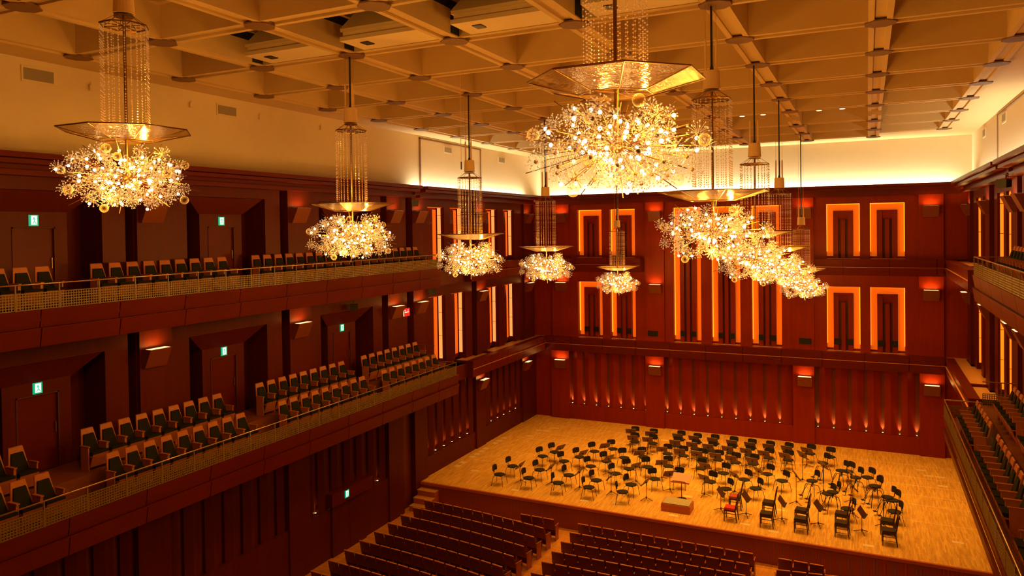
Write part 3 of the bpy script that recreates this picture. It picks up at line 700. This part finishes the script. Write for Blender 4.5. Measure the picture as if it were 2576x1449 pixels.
# ------------------------------------------------------------------ theatre seats
def theatre_seat(kind):
    """faces +y, origin on the floor under the seat centre"""
    t = empty('balcony_theatre_chair' if kind == 'balcony' else 'stalls_theatre_chair')
    if kind == 'balcony': wd, pad, H, tw = M['seatwood'], M['greencloth'], .93, .15
    else: wd, pad, H, tw = M['stallwood'], M['greencloth'], .86, .200
    yb, yt = -.24, -.36
    q = MB()
    q.hexa([(-.225, yb - .03, .40), (.225, yb - .03, .40), (.225, yb, .40), (-.225, yb, .40)],
           [(-tw, yt - .03, H), (tw, yt - .03, H), (tw, yt, H - .015), (-tw, yt, H - .015)])
    q.build('backrest', wd, t)
    q = MB(); k0, k1 = .03, .76
    def lp(u): return yb + (yt - yb) * u, .40 + (H - .40) * u
    (ya, za), (yc, zc) = lp(k0), lp(k1)
    wa = .225 - .035; wb = .225 + (tw - .225) * k1 - .045
    q.hexa([(-wa, ya, za), (wa, ya, za), (wa, ya + .05, za), (-wa, ya + .05, za)], [(-wb, yc, zc), (wb, yc, zc), (wb, yc + .035, zc - .01), (-wb, yc + .035, zc - .01)])
    q.build('back_cushion', pad, t)
    q = MB(); q.hexa([(-.20, -.23, .35), (.20, -.23, .35), (.20, .12, .37), (-.20, .12, .37)], [(-.20, -.23, .42), (.20, -.23, .42), (.20, .13, .45), (-.20, .13, .45)]); q.build('seat_cushion', pad, t)
    q = MB(); q.hexa([(-.205, -.0, .08), (.205, -.0, .08), (.205, .03, .08), (-.205, .03, .08)], [(-.20, .11, .385), (.20, .11, .385), (.20, .14, .385), (-.20, .14, .385)]); q.box(-.2, .2, -.22, .11, .32, .352); q.build('seat_shell', wd, t)
    for x in ((-.230, .230) if kind == 'balcony' else (-.216, .216)):
        q = MB(); q.box(x - .014, x + .014, -.25, .02, 0, .56); q.box(x - .02, x + .02, -.27, .05, .56, .585); q.build('side_panel', wd if kind == 'balcony' else M['endwood'], t)
    if kind != 'balcony':
        q = MB(); q.box(-tw, tw, yt - .036, yt + .004, H - .02, H + .004); q.build('top_edge', M['litedge'], t)  # pale strip paints the lit top of the backrest
    return t
BS = theatre_seat('balcony'); SS = theatre_seat('stalls'); fb = [True, True]
def place_seat(which, x, y, z, rz, label, group):
    proto = (BS, SS)[which]
    t = proto if fb[which] else copy_tree(proto); fb[which] = False
    t.location = (x, y, z); t.rotation_euler = (0, 0, rz); tag(t, label, 'seat', group)
def balcony_row(s, d, zf, groups, rowname):
    ys = [y for g0, cnt in groups for y in [g0 + .49 * j for j in range(cnt)]]
    ys = [y + .245 for y in ys]; vis = [y for y in sorted(ys, reverse=True) if in_view((CX + s * (d), y, zf + .8), 60) and y > 2.5]
    for k, y in enumerate(vis):
        place_seat(0, CX + s * d, y, zf, -pi / 2 if s < 0 else pi / 2, 'wooden seat, %s from the stage in the %s %s balcony' % (ORD[k + 1], rowname, SIDE[s]), 'seats of the %s %s balcony' % (rowname, SIDE[s]))
for s in (-1, 1):
    nl = 8 if s < 0 else 6
    balcony_row(s, 9.04, -6.05, [(5.63, 9), (11.20, 9), (16.77, 9), (22.00, nl)], 'front row of the lower')
    balcony_row(s, 9.94, -5.58, [(5.63, 9), (11.20, 9), (16.77, 9), (22.00, nl)], 'back row of the lower')
    balcony_row(s, 10.17, -1.65, [(6.44, 9), (11.69, 9), (16.94, 9), (22.0, 9)], 'single row of the upper')
# stalls
def seat_visible(x, y): return in_view((x, y, FLOOR_Z + .85), 30) and y > 8
def stalls_row(r, items, block, bl):
    vis = [(x, y, a) for x, y, a in items if seat_visible(x, y)]
    for k, (x, y, a) in enumerate(vis):
        place_seat(1, x, y, FLOOR_Z, a, 'folding seat, %s from the left in %s row of the %s stalls block' % (ORD[k + 1], ORD[r + 1], block), 'folding seats of the %s stalls block' % block)
for r in range(12):
    for blk, sg in (('left', 1), ('right', -1)):
        it = []
        if r == 0:
            for k in range(3): it.append((-11.87 + .47 * k + .235, 25.02 + .36, 0))
        else:
            for k in range(12):
                u = .03 + .4625 * k + .23; y = 24.78 - .832 * (r - 1) - .04 * u - .0135 * u * u + .36
                it.append((-16.0 + u, y, -(.04 + .027 * u)))
        if blk == 'right': it = sorted([(2 * CX - x + .06, y, -a) for x, y, a in it])
        stalls_row(r, it, blk, sg)
    stalls_row(r, [(-9.58 + .475 * k + .237, 25.03 - .832 * r + .36, 0) for k in range(13)], 'middle', 0)

# ------------------------------------------------------------------ orchestra chairs
def round_pad(q, rx, ry, z0, z1, n=18, cy=0):
    prof = [(.86, z0), (1.0, z0 + .012), (1.0, z1 - .014), (.82, z1)]
    vs = [(rx * k * cos(2 * pi * j / n), cy + ry * k * sin(2 * pi * j / n) + (.05 * ry * sin(2 * pi * j / n)), z) for k, z in prof for j in range(n)]
    fs = [(i * n + j, i * n + (j + 1) % n, (i + 1) * n + (j + 1) % n, (i + 1) * n + j) for i in range(3) for j in range(n)] + [tuple(range(n))[::-1], tuple(range(3 * n, 4 * n))]
    q.add(vs, fs)
def back_pad(q, yc, zc, w, h, tilt=.12):
    """curved pad with rounded corners"""
    nx = 8; rows = [(-1, .72), (-.78, .95), (-.3, 1), (.3, 1), (.78, .95), (1, .72)]
    vs = []
    for side in (0, 1):
        for v, ww in rows:
            for i in range(nx + 1):
                u = -1 + 2 * i / nx; x = u * w / 2 * ww
                y = yc - .045 * (1 - u * u) - v * h / 2 * tilt + (.035 if side == 0 else 0); vs.append((x, y, zc + v * h / 2))
    N = len(rows) * (nx + 1); fs = []
    for r in range(len(rows) - 1):
        for i in range(nx):
            a = r * (nx + 1) + i; fs.append((a + 1, a, a + nx + 1, a + nx + 2)); fs.append((N + a, N + a + 1, N + a + nx + 2, N + a + nx + 1))
    for i in range(nx): fs.append((i, i + 1, N + i + 1, N + i)); a = (len(rows) - 1) * (nx + 1) + i; fs.append((a + 1, a, N + a, N + a + 1))
    for r in range(len(rows) - 1):
        a = r * (nx + 1); fs.append((a + nx + 1, a, N + a, N + a + nx + 1)); a += nx; fs.append((a, a + nx + 1, N + a + nx + 1, N + a))
    q.add(vs, fs)
def orchestra_chair():
    t = empty('orchestra_chair')
    q = MB(); round_pad(q, .225, .215, .41, .46); q.build('seat', M['blackcloth'], t, True)
    q = MB(); back_pad(q, -.235, .69, .40, .22); q.build('backrest', M['blackcloth'], t, True)
    q = MB(); q.path([(-.05, -.13, .40), (-.05, -.24, .44), (-.05, -.265, .70)], .009); q.path([(.05, -.13, .40), (.05, -.24, .44), (.05, -.265, .70)], .009); q.box(-.16, .16, -.15, .15, .395, .412)
    q.build('frame', M['black'], t)
    for sx in (-1, 1):
        for sy in (-1, 1):
            q = MB(); q.path([(sx * .13, sy * .13, .40), (sx * .21, sy * .19, .385), (sx * .25, sy * (.25 if sy > 0 else .27), 0)], .010); q.build('leg', M['black'], t)
    return t
def bass_stool():
    t = empty('bass_stool')
    q = MB(); round_pad(q, .20, .20, .72, .775); q.build('seat', M['blackcloth'], t, True)
    q = MB(); back_pad(q, -.25, 1.02, .34, .22); q.build('backrest', M['blackcloth'], t, True)
    q = MB(); q.path([(0, -.05, .70), (0, -.23, .76), (0, -.28, 1.0)], .014); q.tube((0, 0, .52), (0, 0, .72), .025); q.build('frame', M['black'], t)
    for a in (45, 135, 225, 315):
        c_, s_ = cos(radians(a)), sin(radians(a)); q = MB(); q.path([(0, 0, .60), (c_ * .22, s_ * .22, .60), (c_ * .27, s_ * .27, .50), (c_ * .38, s_ * .38, 0)], .012); q.build('leg', M['black'], t)
    for sx in (-1, 1):
        q = MB(); q.path([(sx * .12, .12, .58), (sx * .2, .34, .16)], .010); q.box(sx * .2 - .07, sx * .2 + .07, .30, .42, .14, .158); q.build('footrest', M['black'], t)
    return t
def wood_chair(pad):
    t = empty('cello_chair')
    q = MB(); q.box(-.20, .20, -.20, .20, .43, .465); q.box(-.185, .185, -.185, .185, .465, .495); q.build('seat', M[pad], t)
    q = MB()
    for x in (-.19, .19): q.hexa([(x - .018, -.22, .43), (x + .018, -.22, .43), (x + .018, -.18, .43), (x - .018, -.18, .43)], [(x - .016, -.32, 1.02), (x + .016, -.32, 1.02), (x + .016, -.29, 1.02), (x - .016, -.29, 1.02)])
    q.box(-.19, .19, -.325, -.285, .93, 1.03); q.box(-.19, .19, -.25, -.22, .55, .60)
    for x in (-.1, -.035, .035, .1): q.tube((x, -.235, .6), (x, -.30, .94), .009, 5)
    q.build('backrest', M['darkwood'], t)
    q = MB(); q.box(-.19, .19, -.19, .19, .37, .43); q.build('apron', M['darkwood'], t)
    for x in (-.18, .18):
        q = MB(); q.hexa([(x - .014, .17, 0), (x + .014, .17, 0), (x + .014, .2, 0), (x - .014, .2, 0)], [(x - .02, .16, .4), (x + .02, .16, .4), (x + .02, .2, .4), (x - .02, .2, .4)]); q.build('leg', M['darkwood'], t)
        q = MB(); q.hexa([(x - .014, -.27, 0), (x + .014, -.27, 0), (x + .014, -.24, 0), (x - .014, -.24, 0)], [(x - .02, -.22, .43), (x + .02, -.22, .43), (x + .02, -.18, .43), (x - .02, -.18, .43)]); q.build('leg', M['darkwood'], t)
    q = MB()
    for x in (-.18, .18): q.tube((x, .18, .16), (x, -.24, .16), .010, 5); q.tube((x, .18, .29), (x, -.22, .29), .010, 5)
    q.tube((-.18, .18, .22), (.18, .18, .22), .01, 5); q.tube((-.18, .18, .36), (.18, -.2, .36), .009, 5); q.tube((.18, .18, .36), (-.18, -.2, .36), .009, 5)
    q.build('stretcher', M['darkwood'], t)
    return t
CONDUCTOR = (-6.5, 28.0)
def face(x, y, k=1.0):
    tx, ty = x + (CONDUCTOR[0] - x) * k, CONDUCTOR[1]
    return atan2(-(tx - x), ty - y)
protos = {}
def place(kind, maker, x, y, z, rz, label, cat, group):
    if kind not in protos: t = maker(); protos[kind] = t
    else: t = copy_tree(protos[kind])
    t.location = (x, y, z); t.rotation_euler = (0, 0, rz); tag(t, label, cat, group)
CH = [
 ('front line of string chairs', [(-13.91, 27.37), (-12.61, 27.45), (-11.28, 27.4), (-9.98, 27.41), (-8.61, 27.46)], 1),
 ('second line of string chairs', [(-13.87, 28.55), (-12.6, 28.57), (-11.22, 28.43), (-9.97, 28.29), (-8.54, 28.36)], 1),
 ('third line of string chairs', [(-13.23, 30.34), (-12.08, 30.06), (-10.77, 29.86), (-9.51, 29.38), (-7.86, 29.39), (-6.97, 29.89)], 1),
 ('fourth line of string chairs', [(-12.97, 31.13), (-11.67, 30.88), (-10.37, 30.77), (-9.17, 30.18), (-8.5, 30.74), (-7.73, 31.19)], 1),
 ('fifth line of string chairs', [(-11.33, 31.93), (-10.67, 32.62), (-9.81, 31.57), (-9.07, 32.02)], 1),
 ('rearmost row before the back wall', [(-10.39, 35.21), (-9.43, 35.14), (-8.16, 35.34), (-7.34, 35.19), (-6.55, 35.3), (-5.7, 35.3), (-4.87, 35.22), (-4.09, 35.21), (-3.3, 35.28), (-2.37, 35.4), (-1.55, 35.27)], .3),
 ('second row before the back wall', [(-10.08, 34.15), (-9.22, 34.22), (-8.07, 34.27), (-7.21, 34.16), (-6.46, 34.12), (-5.6, 34.15), (-4.81, 34.15), (-3.99, 34.07), (-3.18, 34.1)], .3),
 ('woodwind row', [(-8.2, 32.91), (-7.47, 32.89), (-6.62, 32.85), (-5.95, 32.91), (-5.2, 32.82), (-4.48, 32.92)], .3),
 ('viola arc right of the podium', [(-6.41, 31.44), (-5.73, 29.94), (-5.44, 31.2), (-5.03, 29.36), (-4.54, 30.73), (-3.99, 29.87), (-3.78, 31.79), (-3.14, 31.19)], 1),
 ('low chairs among the bass stools', [(-1.41, 30.36), (-.80, 33.45), (-.7, 29.02), (-.05, 32.95), (.20, 31.95), (.81, 29.4), (.78, 30.6)], 1)]
for nm, pts, k in CH:
    for j, (x, y) in enumerate(sorted(pts)):
        place('chair', orchestra_chair, x, y, STAGE_Z, face(x, y, k) + random.uniform(-.09, .09), 'black round-seat chair, %s from the left in the %s' % (ORD[j + 1], nm), 'chair', 'black orchestra chairs')
for j, (x, y) in enumerate(sorted([(-1.72, 33.16), (-1.99, 30.68), (-1.01, 32.41), (-.47, 31.75), (.2, 31.01), (.6, 29.91), (-1.22, 29.69)])):
    place('stool', bass_stool, x, y, STAGE_Z, face(x, y) + random.uniform(-.1, .1), 'tall black bass player stool with footrests, %s from the left' % ORD[j + 1], 'stool', 'tall bass stools')
WC = [(-4.58, 28.61), (-4.54, 27.4), (-3.35, 28.5), (-3.3, 27.35), (-2.2, 28.21), (-2.16, 27.36), (-.89, 28.41), (-.86, 27.53), (.55, 28.34), (.58, 27.44)]
for j, (x, y) in enumerate(WC):
    col = ('rust-red', 'bright red')[j] if j < 2 else 'black'
    place({0: 'rust', 1: 'red'}.get(j, 'wood'), lambda j=j: wood_chair({0: 'rustseat', 1: 'redseat'}.get(j, 'leather')), x, y, STAGE_Z, pi / 2 + random.uniform(-.08, .08),
          'dark wooden chair with %s seat, %s chair of the %s pair from the podium' % (col, ('rear', 'front')[j % 2], ORD[j // 2 + 1]), 'chair', 'dark wooden cello chairs')

# ------------------------------------------------------------------ music stands
def music_stand(h=.74, tilt=.95):
    t = empty('music_stand')      # player on the -y side
    for a in (90, 210, 330):
        q = MB(); q.tube((0, 0, .10), (cos(radians(a)) * .27, sin(radians(a)) * .27, .01), .011, 5); q.build('leg', M['black'], t)
    q = MB(); q.tube((0, 0, .06), (0, 0, h - .06), .011, 6); q.tube((0, 0, .05), (0, 0, .13), .026, 8); q.ball((0, 0, h - .06), .035, 4, 6); q.build('pole', M['black'], t)
    c_, s_ = cos(tilt), sin(tilt)
    def R(u, v, w): return (u, .02 + v * c_ - w * s_ * -1, h + v * s_ - w * c_ * -1 * -1)
    q = MB(); W2, H2 = .245, .165
    q.hexa([(-W2, -H2 * c_, h - H2 * s_), (W2, -H2 * c_, h - H2 * s_), (W2, -H2 * c_ + .012, h - H2 * s_ - .01), (-W2, -H2 * c_ + .012, h - H2 * s_ - .01)],
           [(-W2, H2 * c_, h + H2 * s_), (W2, H2 * c_, h + H2 * s_), (W2, H2 * c_ + .012, h + H2 * s_ - .01), (-W2, H2 * c_ + .012, h + H2 * s_ - .01)])
    q.build('desk', M['desk'], t)
    q = MB(); q.box(-W2, W2, -H2 * c_ - .05, -H2 * c_ + .005, h - H2 * s_ - .012, h - H2 * s_ + .004); q.build('lip', M['black'], t)
    return t
ST = [
 ('front string line', [(-13.22, 28.0), (-11.95, 28.28), (-10.67, 28.22), (-9.32, 28.21), (-7.86, 28.13)], 1),
 ('middle string lines', [(-12.61, 30.93), (-11.39, 30.59), (-10.12, 30.35), (-8.77, 29.82), (-7.24, 29.41)], 1),
 ('rear string lines', [(-10.85, 32.0), (-9.11, 31.57), (-7.89, 30.65)], 1),
 ('rearmost wind row', [(-10.46, 34.90), (-9.47, 34.85), (-8.18, 34.95), (-7.40, 34.88), (-6.54, 34.9), (-5.66, 34.85), (-4.86, 34.82), (-4.07, 34.86), (-3.29, 34.86), (-2.47, 34.95)], .3),
 ('second wind row', [(-10.05, 33.83), (-9.33, 33.83), (-8.05, 33.85), (-7.28, 33.83), (-6.54, 33.80), (-5.69, 33.82), (-4.9, 33.82), (-4.13, 33.75), (-3.27, 33.75)], .3),
 ('woodwind row', [(-8.34, 32.60), (-7.55, 32.60), (-6.79, 32.55), (-6.0, 32.60), (-5.32, 32.5), (-4.46, 32.55)], .3),
 ('viola arc', [(-6.14, 30.94), (-5.87, 29.44), (-5.01, 28.14), (-4.83, 30.22), (-4.04, 31.16)], 1),
 ('cello line', [(-4.08, 28.01), (-2.84, 28.04), (-1.63, 28.12), (-.23, 28.07)], 1),
 ('bass group', [(-2.51, 30.0), (-2.49, 32.75), (-1.63, 31.69), (-.62, 31.0), (-.55, 29.6), (.45, 28.95)], 1)]
for nm, pts, k in ST:
    for j, (x, y) in enumerate(sorted(pts)):
        if 'wind' in nm: y -= .13
        if nm == 'cello line': rz = pi / 2 + random.uniform(-.2, .2)
        else: rz = face(x, y, k) + random.uniform(-.12, .12)
        if nm == 'bass group': place('highstand', lambda: music_stand(1.12, 1.05), x, y, STAGE_Z, rz, 'tall music stand, %s from the left in the bass group' % ORD[j + 1], 'music stand', 'music stands')
        else: place('stand', music_stand, x, y, STAGE_Z, rz, 'music stand with brown desk, %s from the left in the %s' % (ORD[j + 1], nm), 'music stand', 'music stands')

# conductor's podium and desk
t = empty('conductor_podium', (-6.52, 27.62, STAGE_Z)); q = MB(); q.box(-.54, .54, -.35, .35, 0, .27)
for x in (-.54, .40): q.box(x, x + .14, -.35, .35, .27, .285)
q.build('box', M['podwood'], t); q = MB(); q.box(-.50, .50, -.32, .35, .27, .31); q.build('carpet_top', M['carpet'], t)
tag(t, 'low wooden conductor podium topped with grey carpet', 'podium')
t = empty('conductor_stand', (-6.62, 28.75, STAGE_Z)); q = MB(); q.tube((0, 0, 0), (0, 0, .80), .016, 8); q.lathe([(.2, 0), (.2, .015), (.02, .03)], 16); q.build('pole', M['black'], t)
q = MB(); q.hexa([(-.36, -.24, .74), (.36, -.24, .74), (.36, -.24, .715), (-.36, -.24, .715)], [(-.36, .26, .94), (.36, .26, .94), (.36, .265, .915), (-.36, .265, .915)]); q.build('desk', M['pinkdesk'], t)
q = MB(); q.box(-.36, .36, -.29, -.24, .715, .75); q.build('lip', M['podwood'], t)
q = MB(); q.box(-.30, .20, -.235, -.20, .752, .768); q.build('pen_slot', M['slot'], t)
tag(t, 'wide reddish conductor music desk on a single black pole', 'music stand')
# floor box lids
PL = [(-16.76, 28.79), (-16.77, 29.32), (-16.79, 30.23), (-16.78, 30.68), (-16.78, 31.16), (-16.78, 31.62), (-16.79, 32.61), (-16.77, 33.04), (-16.79, 33.62), (-15.74, 34.43), (-15.73, 35.63), (-15.32, 35.63), (-15.06, 36.33), (-15.71, 28.51), (-13.03, 27.03), (-10.04, 27.06), (-8.79, 27.3), (-9.19, 36.38), (-6.53, 27.0), (-6.45, 29.12), (-3.02, 29.11), (-4.0, 27.2), (-3.01, 26.95), (-.03, 27.02), (2.67, 28.48), (2.03, 36.23), (2.28, 35.54), (2.69, 35.54), (2.7, 34.37)]
PL.sort()
for j, (x, y) in enumerate(PL):
    w_, h_ = (.17, .085) if x > -16.5 else (.13, .13)
    t = empty('floor_box', (x, y, STAGE_Z)); q = MB(); q.box(-w_, w_, -h_, h_, 0, .006); q.build('lid', M['plate'], t)
    q = MB(); q.box(-w_ + .02, w_ - .02, -.012, .0, .006, .008); q.build('lid_joint', M['ledge'], t)
    tag(t, 'pale floor box lid in the stage boards, %s from the left' % ORD[j + 1], 'floor box', 'pale floor box lids in the stage')

# ------------------------------------------------------------------ chandeliers
def fib(n, rnd=0):
    for i in range(n):
        z = 1 - 2 * (i + .5) / n; a = i * 2.399963 + rnd; r = sqrt(1 - z * z); yield Vector((r * cos(a), r * sin(a), z))
def floret_mesh(R, nb, br, seed):
    rd = random.Random(seed); q = MB(); pins = MB()
    for v in fib(nb, seed):
        rr = R * rd.uniform(.72, 1.05); v2 = (v + Vector((rd.uniform(-.15, .15),) * 3)).normalized() * rr
        q.octa(v2, br * rd.uniform(.8, 1.15)) if rd.random() < .3 else q.ball(v2, br * rd.uniform(.8, 1.1), 3, 5)
        pins.tube(v2 * .15, v2, .0015, 3)
    q.add(pins.v, pins.f)
    return q
FM = [floret_mesh(.125, 34, .0115, 1).mesh('crystal_floret', M['crystal']), floret_mesh(.105, 30, .011, 2).mesh('crystal_floret', M['crystal']), floret_mesh(.145, 38, .012, 3).mesh('crystal_floret', M['crystal'])]
q = MB(); q.ball((0, 0, 0), .026, 4, 8); CORE = q.mesh('floret_core', M['grille'])
q = MB(); q.ball((0, 0, 0), .024, 5, 8); BULB = q.mesh('bulb', M['bulb'], True)
q = MB(); q.ball((0, 0, 0), .072, 8, 12); GLOBE = q.mesh('glass_globe', M['globe'], True)
ZB = -.72
def chandelier():
    t = empty('chandelier')                     # origin: centre of the glass tray
    def part(nm, me, loc=(0, 0, 0), par=None):
        o = bpy.data.objects.new(nm, me); COL.objects.link(o); o.parent = par or t; o.location = loc; return o
    q = MB(); q.lathe([(.165, 1.90), (.16, 1.92), (.145, 2.22), (.14, 2.235)], 20); q.build('canopy_cap', M['cap'], t, False)
    q = MB(); q.lathe([(.15, 1.85), (.15, 1.87)], 16)
    oct_ = [(.36 * cos(pi / 8 + i * pi / 4), .36 * sin(pi / 8 + i * pi / 4)) for i in range(8)]
    for i in range(8):
        a, b = oct_[i], oct_[(i + 1) % 8]
        q.tube((*a, 1.71), (*b, 1.71), .014, 5); q.tube((0, 0, 1.71), (*a, 1.71), .008, 4); q.tube((a[0] * .4, a[1] * .4, 1.86), (*a, 1.71), .005, 4)
    q.build('support_ring', M['brass'], t)
    q = MB(); q.tube((0, 0, 1.86), (0, 0, ZB), .024, 8); q.build('centre_rod', M['brass'], t)
    # strands of beads between ring and tray
    sm = MB(); rd = random.Random(5); z = 1.68
    sm.tube((0, 0, 1.70), (0, 0, .02), .0018, 3)
    while z > .03: sm.octa((0, 0, z), .0140 * rd.uniform(.75, 1.15)); z -= .043 if rd.random() < .8 else .075
    S1 = sm.mesh('crystal_strand', M['strand'])
    for i in range(8):
        a, b = oct_[i], oct_[(i + 1) % 8]
        for u in (0, .34, .67): part('crystal_strand', S1, (a[0] + (b[0] - a[0]) * u, a[1] + (b[1] - a[1]) * u, 0))
    # octagonal glass tray
    O1 = [(1.0 * cos(pi / 8 + i * pi / 4), 1.0 * sin(pi / 8 + i * pi / 4), .02) for i in range(8)]; O2 = [(p[0] * .42, p[1] * .42, -.14) for p in O1]
    q = MB(); q.add(O1 + O2 + [(0, 0, -.12)], [(i, (i + 1) % 8, 8 + (i + 1) % 8, 8 + i) for i in range(8)] + [(8 + i, 8 + (i + 1) % 8, 16) for i in range(8)])
    gt = q.build('glass_tray', M['glass'], t)
    q = MB()
    for i in range(8):
        j = (i + 1) % 8; q.tube(O1[i], O1[j], .012, 5); q.tube(O2[i], O2[j], .008, 5); q.tube(O1[i], O2[i], .008, 5); q.tube(O2[i], (0, 0, -.12), .006, 4)
    q.build('tray_frame', M['brass'], gt)
    # starburst
    rd = random.Random(11); dirs = list(fib(88, .4)); E_ = Vector((1, 1, .52))
    nrod = 0
    for i, v in enumerate(dirs):
        if v.z > .90: continue
        k = rd.choice((.5, .72, .90, .96, 1.02)) if abs(v.z) < .6 else rd.choice((.55, .78, .9))
        p = Vector((v.x * E_.x, v.y * E_.y, v.z * E_.z)) * k * .98 + Vector((0, 0, ZB))
        me = FM[rd.randrange(3)]
        f = part('crystal_floret', me, p); f.rotation_euler = (rd.uniform(0, 6), rd.uniform(0, 6), rd.uniform(0, 6))
        part('floret_core', CORE, (0, 0, 0), f)
    for i, v in enumerate(fib(84, 1.9)):
        k = rd.choice((.3, .4, .5, .6, .75, .9, 1.0))
        part('bulb', BULB, Vector((v.x, v.y, v.z * .55)) * k + Vector((0, 0, ZB)))
    for i, v in enumerate(fib(9, 2.9)):
        part('glass_globe', GLOBE, Vector((v.x, v.y, v.z * .5)) * rd.choice((.8, 1.0, 1.12)) + Vector((0, 0, ZB)))
    rm = MB()
    for v in fib(88, .4): rm.tube((0, 0, ZB), Vector((v.x, v.y, v.z * .52)) * .9 + Vector((0, 0, ZB)), .004, 4)
    rm.ball((0, 0, ZB), .09, 6, 10); rm.build('rod_cluster', M['brass'], t)
    for i, v in enumerate(fib(22, 5.1)):
        q = MB(); v2 = Vector((v.x, v.y, v.z * .6)); q.tube(v2 * .5 + Vector((0, 0, ZB)), v2 * rd.uniform(1.0, 1.16) + Vector((0, 0, ZB)), .0055, 5); q.build('spike', M['brass'], t)
    return t
CHY = [8.08, 13.85, 19.5, 25.3, 33.95]; CHZ = [1.64, .60, -.17, -.715, -1.92]
ch0 = None
for row, X in (('left', -10.78), ('right', -2.56)):
    for k, (y, z) in enumerate(zip(CHY, CHZ)):
        t = chandelier() if ch0 is None else copy_tree(ch0)
        if ch0 is None: ch0 = t
        t.location = (X, y, z); t.rotation_euler = (0, 0, 0)
        lab = 'crystal starburst chandelier of the %s row, %s' % (row, ('nearest the camera', 'second from the camera', 'third from the camera', 'fourth from the camera', 'farthest, before the back wall')[k])
        tag(t, lab, 'chandelier', 'crystal starburst chandeliers')
for row, X in (('left', -10.78), ('right', -2.56)):
    for k, (y, z) in enumerate(zip(CHY, CHZ)):
        t = empty('suspension_cable', (X, y, z + 2.22)); top = (4.03 if y < LOWY else 3.86) - (z + 2.22)
        q = MB(); q.tube((0, 0, 0), (0, 0, top), .022, 6); q.lathe([(.05, 0), (.02, .12)], 8); q.build('power_cable', M['black'], t)
        for a in (90, 210, 330):
            x_, y_ = .11 * cos(radians(a)), .11 * sin(radians(a)); q = MB(); q.tube((x_, y_, 0), (x_, y_, top), .005, 4); q.build('steel_wire', M['steel'], t)
            if k: q = MB(); q.tube((x_, y_, 0), (x_, y_, min(.55, top * .8)), .024, 6); q.tube((x_, y_, min(.55, top * .8)), (x_, y_, min(.6, top * .9)), .024, 6, .006); q.build('wire_sleeve', M['cap'], t)
        tag(t, 'black cable and thin wires holding the %s chandelier of the %s row' % (('nearest', 'second', 'third', 'fourth', 'farthest')[k], row), 'cable', 'chandelier suspension cables')
        for j, (dx, dy, dz) in enumerate(((.33, .12, -.30), (-.28, .25, -.75), (.05, -.42, -1.08), (.6, -.5, -.72))):
            light('POINT', 'chandelier_bulb_light', (X + dx, y + dy, z + dz), 142, LCOL, .03)

# ------------------------------------------------------------------ lift everything so the hall floor is at z = 0, world, colour
for o in SC.objects:
    if o.parent is None: o.location.z += -FLOOR_Z
camo.matrix_world = Matrix.Translation((0, 0, -FLOOR_Z)) @ Matrix(((rt.x, up.x, -fw.x, 0), (rt.y, up.y, -fw.y, 0), (rt.z, up.z, -fw.z, 0), (0, 0, 0, 1)))
w = bpy.data.worlds.new('world'); SC.world = w; w.use_nodes = True
w.node_tree.nodes['Background'].inputs[0].default_value = (0, 0, 0, 1)
vs = SC.view_settings; vs.view_transform = 'Standard'; vs.look = 'None'; vs.gamma = 1; vs.exposure = 0; vs.use_curve_mapping = False
cy = SC.cycles; cy.adaptive_threshold = .02; cy.max_bounces = 5; cy.diffuse_bounces = 3; cy.glossy_bounces = 2; cy.transmission_bounces = 3; cy.transparent_max_bounces = 8
cy.caustics_reflective = False; cy.caustics_refractive = False; cy.sample_clamp_indirect = 3; cy.use_denoising = True
